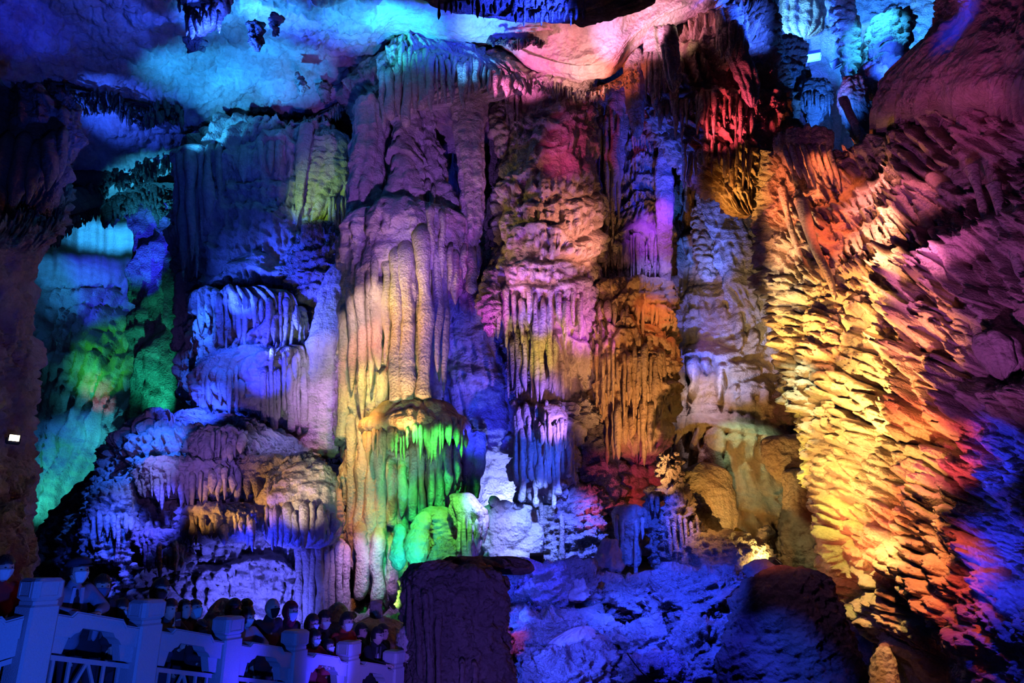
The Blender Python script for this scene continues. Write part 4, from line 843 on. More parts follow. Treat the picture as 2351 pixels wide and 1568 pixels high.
# left mound
rock('blue_terraced_mound', 'great terraced mound at left, blue on its outer side and violet brown inside', 'mound', 20.5,
     [(945, 362, 410), (965, 356, 470), (985, 350, 560), (1000, 272, 640), (1040, 252, 720), (1100, 236, 770), (1160, 208, 780), (1220, 184, 785), (1300, 178, 780), (1400, 190, 780), (1480, 180, 780)], .45,
     [('tiers', dict(T=96, A=34, fw=14, fl=.75)), ('veins', dict(w=18, ln=60, A=14)), ('lumps', dict(sx=34, sy=24, A=11)), ('tiers', dict(T=44, A=9, fw=8, fl=.6)), ('pit', dict(s=14, A=3)), FB(70, 12), FINE], M_flow, 73, cap=(16, 10), res=2.5)
for nm, lab, Y_, rw, sd, fg in [
    ('terrace_lobe', 'mound lobe with a lilac rim of short drips, right below the stout blue fingers', 19.0, [(975, 470, 560), (1000, 440, 570), (1040, 430, 560), (1070, 450, 540)], 74, (445, 560, 1000, 1075, 9)),
    ('terrace_lobe', 'long violet-brown terrace lobe crossing the middle of the mound', 18.8, [(1045, 330, 520), (1070, 315, 560), (1110, 318, 555), (1150, 340, 520)], 75, (325, 550, 1080, 1170, 16)),
    ('terrace_lobe', 'rubbly tan lobe crowned with crumbs at the upper right of the mound', 18.9, [(1035, 640, 700), (1060, 570, 740), (1100, 545, 745), (1140, 550, 720)], 76, (560, 720, 1090, 1150, 10)),
    ('terrace_lobe', 'brown lobe with orange lit drips low in the middle of the mound', 18.2, [(1150, 440, 560), (1175, 410, 600), (1215, 400, 600), (1250, 430, 570)], 77, (415, 590, 1190, 1260, 12)),
    ('terrace_lobe', 'low pleated lobe over the heads of the visitors, left of the bright hollow', 17.8, [(1210, 320, 400), (1235, 305, 430), (1280, 310, 440), (1310, 330, 420)], 78, (325, 425, 1250, 1330, 8)),
    ('terrace_lobe', 'knobbly deep blue lobe on the outer left flank of the mound', 18.8, [(1100, 230, 300), (1140, 205, 320), (1200, 195, 325), (1260, 190, 320), (1300, 200, 300)], 79, (210, 310, 1180, 1260, 7))]:
    rock(nm, lab, 'rock', Y_, rw, .55, [('lumps', dict(sx=22, sy=16, A=9)), ('veins', dict(w=13, ln=50, A=11)), ('flutes', dict(w=15, A=6)), ('pit', dict(s=12, A=3)), FB(26, 5)], M_flow if sd != 76 else M_rough, sd, cap=(24, 24),
         fingers=wall_fing(fg[0], fg[1], fg[2], fg[3], fg[4], 13, sd, 1.0, .5, bulge=.35))
rock('jellyfish_dripstone', 'jellyfish shaped tan cap with blue pleated skirt hanging over the bright hollow', 'dripstone', 18.6,
     [(1045, 690, 735), (1075, 640, 765), (1120, 600, 778), (1160, 580, 782), (1200, 582, 784), (1235, 610, 772), (1262, 650, 740)], .6, [('flutes', dict(w=22, A=12, y=(1120, 1300), wav=1.2)), ('lumps', dict(sx=60, sy=40, A=8, y=(1040, 1150))), ('pit', dict(s=11, A=2)), FB(40, 5), FINE], M_flow, 80, cap=(30, 34),
     fingers=wall_fing(590, 775, 1165, 1255, 14, 15, 56, 1.15, .35, bulge=.3))
rock('mound_spire', 'knobby violet spire on the top left shoulder of the mound', 'stalagmite', 20.0,
     [(940, 365, 385), (960, 358, 392), (985, 352, 405), (1010, 350, 430)], .8, [('lumps', dict(sx=16, sy=12, A=7)), FB(14, 3)], M_rough, 81)
rock('mound_spire', 'pale blue popcorn spire on the far left shoulder of the mound', 'stalagmite', 20.0,
     [(990, 285, 300), (1005, 275, 322), (1040, 268, 350), (1090, 258, 350)], .8, [('lumps', dict(sx=15, sy=12, A=7)), FB(14, 3)], M_rough, 82)
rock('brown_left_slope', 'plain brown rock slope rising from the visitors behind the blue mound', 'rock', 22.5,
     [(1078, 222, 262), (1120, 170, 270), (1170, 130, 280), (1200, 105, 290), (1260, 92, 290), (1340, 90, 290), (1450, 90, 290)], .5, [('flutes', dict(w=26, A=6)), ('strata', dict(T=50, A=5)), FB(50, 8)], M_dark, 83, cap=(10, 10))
# the bright hollow
rock('hollow_back', 'rough blue-violet wall inside the bright hollow behind the visitors', 'rock', 21.3,
     [(1225, 540, 720), (1260, 500, 780), (1330, 480, 800), (1420, 470, 800), (1500, 470, 800)], .25, [('pit', dict(s=15, A=6)), ('lumps', dict(sx=36, sy=20, ang=25, A=11)), FB(40, 9)], M_rough, 84)
cfn = [(688 + i * 15, 1240 + 6 * (i % 3), 1440, 17, dict(tip=0, Yo=[.1, .3, 0, .35, .1, .4, .2][i % 7], bulge=.25)) for i in range(8)]
rock('hollow_pillars', 'row of slender blue-violet pillars at the right side of the bright hollow', 'columns', 19.3,
     [(1225, 700, 790), (1300, 690, 795), (1380, 690, 800), (1460, 680, 810)], .4, [('flutes', dict(w=18, A=9, wav=.5)), FB(30, 4)], M_flow, 85, fingers=cfn, fname='pillar')
rock('pale_stump', 'pale rounded lilac stump standing below the slender pillars', 'stalagmite', 17.0,
     [(1380, 765, 785), (1400, 752, 798), (1440, 745, 806), (1500, 740, 812)], .9, [('flutes', dict(w=26, A=3)), FB(26, 3)], M_flow, 86, cap=(26, 6))
rock('pale_hump_stone', 'pale grey humped stone behind the visitors in the middle of the crowd', 'rock', 15.0,
     [(1372, 500, 524), (1392, 488, 550), (1420, 468, 580), (1460, 440, 600), (1520, 430, 610)], .7, [FB(40, 3), ('strata', dict(T=30, A=1.5))], M_wall, 87, cap=(24, 6))
rock('green_blob_stone', 'small bright green lit round stone behind the boy in the red jacket', 'rock', 16.4, [(1403, 808, 816), (1415, 800, 820), (1435, 797, 821), (1450, 800, 818)], .9, [FB(10, 2), ('pit', dict(s=8, A=1.5))], M_rough, 88, cap=(12, 10))
rock('turtle_back_stone', 'large rounded brown boulder with a crease behind the glasses wearer', 'boulder', 14.6,
     [(1414, 850, 880), (1430, 810, 920), (1460, 795, 945), (1500, 790, 950), (1580, 790, 950)], .7, [('strata', dict(T=60, A=2)), FB(60, 5)], M_ochre, 89, cap=(22, 6))
rock('square_top_stone', 'squarish pitted brown stone sitting on the rounded boulder', 'rock', 14.2, [(1378, 850, 874), (1390, 847, 880), (1408, 847, 880), (1420, 850, 876)], .8, [('pit', dict(s=8, A=2)), FB(14, 2)], M_ochre, 90, cap=(5, 5))

# ================================================================ centre bottom
rock('green_mushroom_bench', 'yellow topped mushroom bench with a fanned fringe turning green, below the long ribs', 'dripstone', 19.6,
     [(912, 935, 985), (928, 880, 1030), (950, 850, 1050), (972, 828, 1070), (992, 824, 1078), (1012, 850, 1056)], .62,
     [('lumps', dict(sx=70, sy=50, A=14, y=(880, 1010), cut=.95)), ('flutes', dict(w=13, A=8, y=(980, 1100), x=(800, 1000))), ('flutes', dict(w=13, A=9, y=(940, 1100), x=(940, 1100))), FB(40, 3)], M_ochre, 101, cap=(16, 30),
     fingers=wall_fing(835, 940, 990, 1062, 12, 10, 61, 1.35, .5) + wall_fing(945, 1072, 968, 1058, 15, 10, 62, 1.35, .5))
gr = [(900, 1050, 1205, 24, {}), (925, 1060, 1190, 20, {}), (948, 1010, 1200, 20, dict(tip=0)), (970, 1030, 1190, 15, dict(tip=0)), (990, 1020, 1170, 22, {}), (1008, 1000, 1180, 15, dict(tip=0)), (1028, 1010, 1140, 20, {}), (1050, 1010, 1110, 16, {}), (962, 980, 1100, 17, {}), (1000, 990, 1090, 14, {}), (880, 1060, 1180, 18, {})]
rock('green_lit_stalactites', 'cluster of stalactites flooded green beneath the mushroom bench', 'stalactites', 20.3,
     [(1020, 860, 1062), (1080, 860, 1062), (1140, 860, 1050), (1200, 870, 1030), (1260, 870, 1000)], .35, [('tiers', dict(T=70, A=14, fw=12)), ('pit', dict(s=14, A=5)), FB(30, 5)], M_flow, 102,
     fingers=[(a, b, c, d, dict(Yo=1.1 + .25 * (i % 3), **e)) for i, (a, b, c, d, e) in enumerate(gr)])
rock('blue_green_pendant', 'smooth bright green pear shaped bulb, left one of the pair', 'stalagmite', 18.6, [(1202, 906, 924), (1225, 900, 934), (1260, 896, 938), (1290, 894, 936), (1312, 902, 928)], .9, [FB(26, 3)], M_flow, 103, cap=(12, 20))
rock('yellow_green_pendant', 'scaly yellow-green pear shaped bulb, right one of the pair', 'stalagmite', 18.4, [(1172, 964, 990), (1200, 945, 990), (1240, 930, 988), (1280, 932, 982), (1310, 945, 970), (1328, 950, 958)], .9, [('lumps', dict(sx=9, sy=5, ang=10, A=3, x=(955, 1000))), FB(26, 3)], M_ochre, 104, cap=(16, 20))
rock('brown_spongy_rock', 'brown spongy rock wedged above the right bulb of the pair', 'rock', 19.0, [(1160, 970, 1035), (1180, 960, 1060), (1220, 970, 1050), (1270, 985, 1040), (1310, 990, 1030)], .7, [('lumps', dict(sx=13, sy=9, A=7)), FB(20, 4)], M_ochre, 105)
rock('green_fan_rock', 'green and cream fan shaped mushroom rock on slim stems beside the blue hollow', 'dripstone', 18.4,
     [(1126, 1034, 1075), (1140, 1028, 1100), (1165, 1032, 1118), (1190, 1045, 1122), (1215, 1050, 1112), (1250, 1055, 1100), (1285, 1058, 1095)], .7, [('flutes', dict(w=15, A=10, y=(1150, 1300))), FB(24, 4)], M_flow, 106, cap=(12, 10),
     fingers=[(1066, 1180, 1285, 11, dict(Yo=.75, tip=0)), (1078, 1190, 1285, 10, dict(Yo=.8, tip=0)), (1054, 1190, 1270, 9, dict(Yo=.6, tip=0)), (1096, 1190, 1262, 11, dict(Yo=.6)), (1112, 1190, 1250, 10, dict(Yo=.4))], fname='stem')
rock('pink_coral_rubble', 'knobby pink and teal crystal rubble below the fan rock', 'rock', 18.8, [(1230, 1000, 1040), (1260, 985, 1060), (1300, 975, 1070), (1330, 970, 1060)], .6, [('lumps', dict(sx=11, sy=10, A=6)), ('pit', dict(s=9, A=3)), FB(20, 4)], M_rough, 107)
rock('cream_striped_drape', 'cream edged drape on the left rim of the blue-white niche', 'drapery', 20.6, [(985, 1064, 1112), (1020, 1060, 1118), (1080, 1062, 1110), (1150, 1060, 1098)], .7, [('flutes', dict(w=17, A=8, wav=.3)), FB(20, 2)], M_flow, 108, cap=(12, 8))
rock('niche_back', 'glowing blue-white flowstone at the back of the niche behind the hidden lamp', 'flowstone', 22.4, [(960, 1090, 1200), (1020, 1080, 1215), (1100, 1070, 1225), (1190, 1060, 1230)], .3, [('lumps', dict(sx=60, sy=50, A=10)), ('flutes', dict(w=36, A=5)), FB(40, 5)], M_flow, 109)
for i, (x, y, w, h, lab) in enumerate([(1137, 1152, 30, 26, 'leftmost of the dark lamp-hiding stones on the ledge'), (1160, 1160, 34, 22, 'second dark stone from the left on the lamp ledge'), (1192, 1162, 30, 20, 'rightmost dark stone on the lamp ledge, near the fringe cluster')]):
    rock('ledge_stone', lab, 'rock', 19.75, [(y - h / 2, x - w * .3, x + w * .3), (y, x - w / 2, x + w / 2), (y + h / 2, x - w * .4, x + w * .4)], .8, [FB(14, 3)], M_rock, 110 + i, cap=(9, 9))
rock('violet_block_wall', 'blue-violet ledge wall with dome under the hidden niche lamp', 'rock', 20.0, [(1150, 1120, 1210), (1170, 1110, 1230), (1220, 1112, 1240), (1300, 1112, 1240)], .45, [('lumps', dict(sx=60, sy=60, A=12)), ('flutes', dict(w=20, A=5, x=(1100, 1160))), FB(30, 4), FINE], M_flow, 114)
rock('blue_white_boulder_wall', 'rough blue-white boulder wall behind the small boxy lamp, tallest at its right', 'rock', 20.4,
     [(1112, 1330, 1376), (1130, 1270, 1384), (1160, 1228, 1386), (1220, 1220, 1385), (1310, 1215, 1385)], .4, [('pit', dict(s=13, A=5)), ('lumps', dict(sx=34, sy=26, A=11)), ('flutes', dict(w=22, A=5)), FB(30, 7)], M_rough, 115, cap=(16, 8), fingers=[(1227, 1180, 1290, 11, dict(Yo=1.2, tip=0)), (1290, 1180, 1290, 12, dict(Yo=1.5, tip=0)), (1242, 1150, 1270, 9, dict(Yo=1.3, tip=0))])
rock('purple_rock_stack', 'pink-purple cracked rock stack above the right end of the boulder wall', 'rock', 21.0, [(955, 1350, 1400), (1000, 1338, 1412), (1060, 1322, 1425), (1120, 1312, 1430), (1180, 1340, 1440)], .6, [('lumps', dict(sx=28, sy=34, ang=30, A=10)), FB(30, 6)], M_rough, 116)
rock('ochre_rubble_bank', 'ochre rubble bank with holes below the yellow curtained column', 'rock', 21.5, [(1030, 1410, 1480), (1070, 1395, 1530), (1130, 1390, 1560), (1200, 1390, 1580), (1280, 1400, 1600)], .5, [('lumps', dict(sx=34, sy=26, A=12)), ('flutes', dict(w=18, A=6)), FB(40, 8)], M_ochre, 117)
rock('veined_mushroom_rock', 'veined blue mushroom rock with dripping rim right of the boulder wall', 'rock', 18.8, [(1156, 1415, 1468), (1172, 1405, 1484), (1200, 1408, 1484), (1235, 1420, 1470), (1300, 1418, 1460)], .7, [('flutes', dict(w=16, A=8)), FB(24, 4)], M_flow, 118, cap=(12, 8), fingers=[(1416, 1180, 1262, 9, dict(Yo=.6)), (1430, 1190, 1250, 8, dict(Yo=.8)), (1460, 1190, 1330, 8, dict(Yo=.8, tip=0)), (1475, 1185, 1240, 9, dict(Yo=.6))])
rock('lilac_flow_foot', 'smooth lilac spreading foot of flowstone below the veined mushroom rock', 'flowstone', 18.2, [(1235, 1390, 1418), (1270, 1370, 1424), (1310, 1350, 1428)], .7, [('flutes', dict(w=15, A=8)), ('veins', dict(w=14, ln=60, A=7)), FB(20, 4)], M_flow, 119, cap=(12, 3))
rock('pale_stalagmite', 'tall ragged pale stalagmite, pink and blue, in front of the amber cascade', 'stalagmite', 18.2,
     [(1040, 1515, 1546), (1080, 1516, 1560), (1120, 1528, 1576), (1160, 1530, 1588), (1210, 1520, 1600), (1260, 1515, 1612), (1310, 1510, 1620)], .8, [('tiers', dict(T=28, A=13, fw=8)), ('lumps', dict(sx=15, sy=20, A=10)), ('veins', dict(w=9, ln=30, A=8)), FB(24, 7)], M_rough, 120, cap=(8, 8), fingers=[(1520 + i * 13, 1180 + 8 * (i % 3), 1290 - 8 * (i % 2), 8, dict(Yo=1.0, lean=.1)) for i in range(7)])
rock('dripping_pinnacle', 'stubby blue pinnacle with two drips left of the pale stalagmite', 'stalagmite', 18.8, [(1112, 1486, 1512), (1135, 1478, 1520), (1170, 1485, 1520), (1230, 1490, 1530), (1310, 1490, 1530)], .8, [('lumps', dict(sx=16, sy=18, A=7)), FB(20, 4)], M_rough, 121, fingers=[(1497, 1130, 1178, 8, dict(Yo=.6)), (1510, 1135, 1180, 8, dict(Yo=.6))])
rock('rosy_rubble_slope', 'rosy brown rubble slope running down right of the pale stalagmite', 'rock', 19.4, [(1130, 1580, 1602), (1170, 1575, 1632), (1220, 1580, 1655), (1300, 1590, 1680)], .6, [('lumps', dict(sx=16, sy=20, ang=20, A=8)), FB(20, 4)], M_rough, 122)
rock('yellow_lit_ridge', 'rock ridge glowing yellow beside the boxy floodlight, blue on its front', 'rock', 17.6, [(1218, 1590, 1690), (1240, 1580, 1740), (1270, 1575, 1770), (1320, 1560, 1790), (1400, 1540, 1800)], .5, [('lumps', dict(sx=24, sy=16, A=10)), ('pit', dict(s=12, A=3)), ('flutes', dict(w=22, A=5)), FB(30, 6)], M_rough, 123, cap=(10, 8))
rock('jagged_violet_rock', 'jagged violet rock with a dark mouth in front of the lowest yellow lamp', 'rock', 15.8, [(1282, 1720, 1760), (1300, 1700, 1790), (1330, 1700, 1800), (1380, 1700, 1790)], .7, [('lumps', dict(sx=34, sy=30, ang=35, A=10)), FB(24, 6)], M_rock, 124)
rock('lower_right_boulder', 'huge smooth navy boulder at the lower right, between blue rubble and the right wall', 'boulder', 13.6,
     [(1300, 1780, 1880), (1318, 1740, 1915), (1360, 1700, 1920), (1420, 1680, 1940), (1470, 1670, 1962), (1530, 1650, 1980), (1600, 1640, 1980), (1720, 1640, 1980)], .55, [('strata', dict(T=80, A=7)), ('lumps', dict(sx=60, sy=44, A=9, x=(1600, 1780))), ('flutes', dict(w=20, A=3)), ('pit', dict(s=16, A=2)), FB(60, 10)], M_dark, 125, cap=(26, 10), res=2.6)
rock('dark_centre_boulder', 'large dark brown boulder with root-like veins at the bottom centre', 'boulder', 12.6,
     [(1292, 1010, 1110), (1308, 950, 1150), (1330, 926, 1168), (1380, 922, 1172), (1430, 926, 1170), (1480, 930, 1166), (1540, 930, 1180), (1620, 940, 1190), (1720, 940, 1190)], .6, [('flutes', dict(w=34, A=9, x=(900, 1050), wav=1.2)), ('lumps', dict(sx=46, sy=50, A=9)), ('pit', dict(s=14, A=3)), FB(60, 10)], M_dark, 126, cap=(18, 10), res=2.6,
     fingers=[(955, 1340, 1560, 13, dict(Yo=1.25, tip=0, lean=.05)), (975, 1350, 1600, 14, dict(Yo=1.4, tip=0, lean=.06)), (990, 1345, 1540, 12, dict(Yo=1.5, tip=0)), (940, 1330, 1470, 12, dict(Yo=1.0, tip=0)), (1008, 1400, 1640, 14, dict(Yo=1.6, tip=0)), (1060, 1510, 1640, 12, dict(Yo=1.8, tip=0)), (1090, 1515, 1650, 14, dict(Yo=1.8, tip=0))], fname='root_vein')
rock('crumbly_side_rock', 'crumbly tan rock leaning against the left side of the dark boulder', 'rock', 12.4, [(1435, 918, 945), (1460, 912, 958), (1490, 912, 956), (1525, 925, 950)], .8, [('lumps', dict(sx=14, sy=12, A=6)), ('pit', dict(s=9, A=2))], M_wall, 127)
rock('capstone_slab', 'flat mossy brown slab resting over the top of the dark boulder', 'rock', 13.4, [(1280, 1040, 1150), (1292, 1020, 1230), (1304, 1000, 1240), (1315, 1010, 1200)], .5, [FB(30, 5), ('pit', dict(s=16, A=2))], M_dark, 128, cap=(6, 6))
for i, (Y_, rw, lab, st_) in enumerate([
    (16.8, [(1288, 1180, 1330), (1302, 1165, 1370), (1340, 1160, 1390), (1400, 1165, 1380), (1450, 1180, 1360)], 'blue veined boulder right of the dark boulder, under the boxy lamp', ('flutes', dict(w=16, A=7, wav=1.6))),
    (16.2, [(1318, 1400, 1470), (1340, 1390, 1500), (1380, 1400, 1510), (1430, 1420, 1510)], 'slanted blue slab below the veined mushroom rock', ('lumps', dict(sx=50, sy=20, ang=30, A=10))),
    (15.4, [(1395, 1180, 1300), (1420, 1165, 1400), (1460, 1165, 1420), (1520, 1180, 1380)], 'mid blue cracked boulder in the lower middle of the rubble', ('lumps', dict(sx=40, sy=30, ang=20, A=10))),
    (14.4, [(1478, 1250, 1330), (1500, 1220, 1400), (1550, 1190, 1420), (1640, 1180, 1420)], 'pale blue ridged boulder at the bottom edge of the picture', ('flutes', dict(w=20, A=8, wav=1.4))),
    (15.6, [(1300, 1530, 1690), (1330, 1500, 1720), (1380, 1490, 1730), (1440, 1500, 1700), (1500, 1520, 1680)], 'electric blue cragged boulder below the yellow lit ridge', ('pit', dict(s=14, A=6))),
    (14.6, [(1420, 1600, 1680), (1450, 1560, 1700), (1520, 1520, 1700), (1620, 1500, 1700)], 'blue boulder with long slanting ridges, left of the navy boulder', ('flutes', dict(w=16, A=9, wav=1.2, shear=.5))),
    (14.9, [(1425, 1400, 1470), (1445, 1380, 1520), (1490, 1380, 1540), (1560, 1400, 1540)], 'scooped blue stone beside a deep shadow, right of the pale ridged boulder', ('lumps', dict(sx=50, sy=26, A=12))),
    (13.8, [(1505, 1440, 1500), (1530, 1430, 1580), (1600, 1420, 1600)], 'deep blue stone at the bottom edge, left of the slanting ridges', ('pit', dict(s=16, A=5)))]):
    rock('blue_boulder', lab, 'boulder', Y_, rw, .6, [st_, ('lumps', dict(sx=36, sy=24, ang=25, A=13)), ('veins', dict(w=15, ln=45, A=10, shear=.5)), ('pit', dict(s=12, A=3)), ('crag', dict(s=70, A=20, ang=35)), FB(40, 9), FINE], M_rough, 130 + i, cap=(16, 8), group=None)
rock('slanting_root_stone', 'slanting smooth blue stone with pale root-like ridges, low in the rubble', 'rock', 14.6, [(1435, 1330, 1360), (1460, 1270, 1370), (1500, 1250, 1340), (1540, 1245, 1300)], .7, [('flutes', dict(w=12, A=5)), FB(20, 4)], M_flow, 140)
rock('cyan_lit_stone', 'small teal tinted upright stone among the blue rubble', 'rock', 15.9, [(1330, 1322, 1344), (1355, 1308, 1352), (1380, 1304, 1350)], .7, [('flutes', dict(w=12, A=5)), ('crag', dict(s=26, A=9)), FB(16, 4)], M_flow, 141, cap=(8, 4))
rock('foot_stone', 'pale cone stone at the foot of the right wall, lower right', 'stalagmite', 14.9, [(1475, 2020, 2035), (1500, 2005, 2050), (1560, 1995, 2065), (1640, 1990, 2080)], .8, [FB(20, 3)], M_flow, 142, cap=(20, 6))
rock('amber_root_wall', 'dim amber rock wall in the gap between navy boulder and right wall', 'rock', 18.4, [(1300, 1880, 1990), (1380, 1900, 2030), (1460, 1920, 2080), (1560, 1930, 2120), (1700, 1940, 2120)], .5, [('lumps', dict(sx=50, sy=34, A=10)), FB(40, 7)], M_ochre, 143)

# ================================================================ hanging rocks of the left ceiling
rock('upper_hanging_cluster', 'dark blue stalactite cluster with a pointed tip hanging from the ceiling at the top', 'stalactites', 15.8,
     [(-60, 400, 540), (0, 410, 530), (30, 430, 515), (60, 432, 490), (80, 434, 460)], .7, [('flutes', dict(w=16, A=7)), FB(26, 6)], M_rock, 150, cap=(4, 20), fingers=[(440, 20, 92, 18, dict(Yo=1.0)), (428, 30, 84, 10, dict(Yo=.9)), (455, 30, 80, 14, dict(Yo=1.1)), (502, 20, 78, 10, dict(Yo=.6)), (488, 10, 60, 14, dict(Yo=.9)), (470, 20, 70, 13, dict(Yo=1.0)), (412, 0, 30, 9, dict(Yo=.4)), (525, 0, 34, 8, dict(Yo=.4))])
rock('left_stalactite_bank', 'bank of dark violet drapes hanging at the far left below the ceiling', 'stalactites', 15.5,
     [(215, -120, 150), (260, -120, 180), (330, -120, 172), (400, -120, 150), (450, -120, 120), (500, -120, 80), (540, -120, 50)], .4, [('flutes', dict(w=32, A=16, shear=-.15)), ('tiers', dict(T=90, A=14, fw=14)), FB(40, 7)], M_rock, 151, cap=(14, 40),
     fingers=[(125, 300, 440, 34, dict(Yo=.9, lean=-.15)), (95, 320, 470, 30, dict(Yo=1.3, lean=-.2)), (60, 300, 500, 34, dict(Yo=1.5, lean=-.2)), (20, 300, 520, 34, dict(Yo=1.6, lean=-.15)), (145, 290, 420, 22, dict(Yo=.6, lean=-.1)), (-20, 300, 540, 36, dict(Yo=1.6))])
def spikes(name, lab, pts, Yf, mat, n, seed, lw=(6, 12), ln=(16, 50), spread=14, group=None):
    """shaggy fringe of little stalactites along a line of the ceiling"""
    R = random.Random(seed); parts = []; xs = [p[0] for p in pts]; ys = [p[1] for p in pts]; Ys = [p[2] for p in pts]
    for i in range(int(n * 1.9)):
        x = R.uniform(xs[0], xs[-1]); y = np.interp(x, xs, ys) + R.uniform(-spread, spread) + spread * .9 * float(vn(np.array([x / 37.0]), 0, seed=seed)[0]); Y = np.interp(x, xs, Ys) + R.uniform(-.5, .5)
        w = R.uniform(*lw) * R.choice((.45, .6, .8, 1.1)); l = (ln[0] + (ln[1] - ln[0]) * R.random() ** 2.2) * (.7 + .5 * float(vn(np.array([x / 21.0]), 3, seed=seed + 1)[0]))
        parts.append(tube(x, y - l * .6, y + l * .5, w, Y, seed=seed * 100 + i, nf=6, step=6, bulge=.3, top=1.9))
    for k_ in range(3):          # the knobbly root band the little stalactites grow from
        q = [(x, y - spread * (.5 + .5 * k_), Y + .15 + .25 * k_) for x, y, Y in pts]; parts.append(strand(q, spread * 2.2, spread * 1.8, seed + 50 + k_, nf=12))
    V, F = merge(parts)
    return tag(put(name, V, F, mat), lab, 'stalactites', None, 'stuff')
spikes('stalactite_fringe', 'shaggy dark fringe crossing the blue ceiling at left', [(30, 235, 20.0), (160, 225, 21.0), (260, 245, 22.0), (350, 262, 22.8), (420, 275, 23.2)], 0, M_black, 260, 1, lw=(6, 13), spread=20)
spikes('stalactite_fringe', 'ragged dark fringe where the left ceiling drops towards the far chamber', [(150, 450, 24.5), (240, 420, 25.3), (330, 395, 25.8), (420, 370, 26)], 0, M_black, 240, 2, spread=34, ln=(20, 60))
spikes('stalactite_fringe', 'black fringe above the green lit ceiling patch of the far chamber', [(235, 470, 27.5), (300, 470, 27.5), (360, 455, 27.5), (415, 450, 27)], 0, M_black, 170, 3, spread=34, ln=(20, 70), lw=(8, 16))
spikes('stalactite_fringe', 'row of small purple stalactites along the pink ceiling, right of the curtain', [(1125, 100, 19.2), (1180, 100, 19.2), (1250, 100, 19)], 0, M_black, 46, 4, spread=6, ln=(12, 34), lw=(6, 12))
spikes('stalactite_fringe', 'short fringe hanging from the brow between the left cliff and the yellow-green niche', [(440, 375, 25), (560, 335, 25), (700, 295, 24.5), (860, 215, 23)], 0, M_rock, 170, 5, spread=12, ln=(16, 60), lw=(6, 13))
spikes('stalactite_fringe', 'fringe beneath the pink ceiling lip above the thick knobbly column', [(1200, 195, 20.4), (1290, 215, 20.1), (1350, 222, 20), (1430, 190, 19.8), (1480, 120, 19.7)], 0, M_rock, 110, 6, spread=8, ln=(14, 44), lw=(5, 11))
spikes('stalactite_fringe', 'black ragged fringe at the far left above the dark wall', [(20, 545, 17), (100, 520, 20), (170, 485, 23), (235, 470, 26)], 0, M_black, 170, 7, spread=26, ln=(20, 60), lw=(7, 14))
for i, (x, y, w, h, Y_, lab) in enumerate([(590, 85, 40, 60, 17.6, 'jagged dark rock stuck to the cyan ceiling, between the pointed cluster and the curtain'), (455, 105, 50, 30, 17.2, 'small dark knob under the pointed cluster on the ceiling'), (690, 195, 26, 40, 21.6, 'small hooked stalactite on the ceiling above the left brow'), (745, 215, 26, 50, 22.6, 'dark hooked stalactite nearest the brow left of the curtain'), (1365, 20, 90, 40, 17.2, 'smooth black slab on the ceiling above the violet band'), (635, 60, 30, 46, 17.4, 'ragged violet knob beside the jagged dark ceiling rock')]):
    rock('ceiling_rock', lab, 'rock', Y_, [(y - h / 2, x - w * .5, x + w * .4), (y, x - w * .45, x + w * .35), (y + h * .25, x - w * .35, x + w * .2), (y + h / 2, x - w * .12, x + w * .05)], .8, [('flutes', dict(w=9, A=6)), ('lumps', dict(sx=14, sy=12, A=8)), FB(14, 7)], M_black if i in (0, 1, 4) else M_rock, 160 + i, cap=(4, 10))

# ================================================================ balustrade, walkway, visitors, lamps
def opt(px, py, d):
    """point at distance d along the camera's axis"""
    ry = -(py - H / 2) / FPX
    return at(px, py, d * (CT - ST * ry))
PT = [(100, 1325), (340, 1378), (525, 1414), (680, 1446), (802, 1470), (905, 1492)]
PW = [opt(x, y, 6.5 * (1 + .14 * k)) for k, (x, y) in enumerate(PT)]
A0, A5 = PW[0], PW[5]
UD = (A5 - A0); RUN = math.hypot(UD[0], UD[1]); ux, uy = UD[0] / RUN, UD[1] / RUN
SLOPE = UD[2] / RUN
U3 = np.array((ux, uy, 0)); N3 = np.array((-uy, ux, 0)); Z3 = np.array((0, 0, 1.0))
POSTH = 1.35
def rail_pt(s, back=0, z=0):
    """s metres along the rail from the corner post, z above the walkway"""
    return np.array((A0[0], A0[1], A0[2] - POSTH)) + U3 * s + N3 * back + Z3 * (SLOPE * s + z)
M_stone = plain('carved_stone', (.50, .49, .52), .8, bump=.6, bs=90)
M_metal = plain('painted_iron', (.42, .42, .46), .5, bump=.1)
M_skin = plain('skin', (.62, .42, .33), .55, bs=30)
M_white = plain('white_mask_fabric', (.80, .82, .85), .9)
M_hair = plain('black_hair', (.02, .018, .016), .45, bs=200, bump=.5)
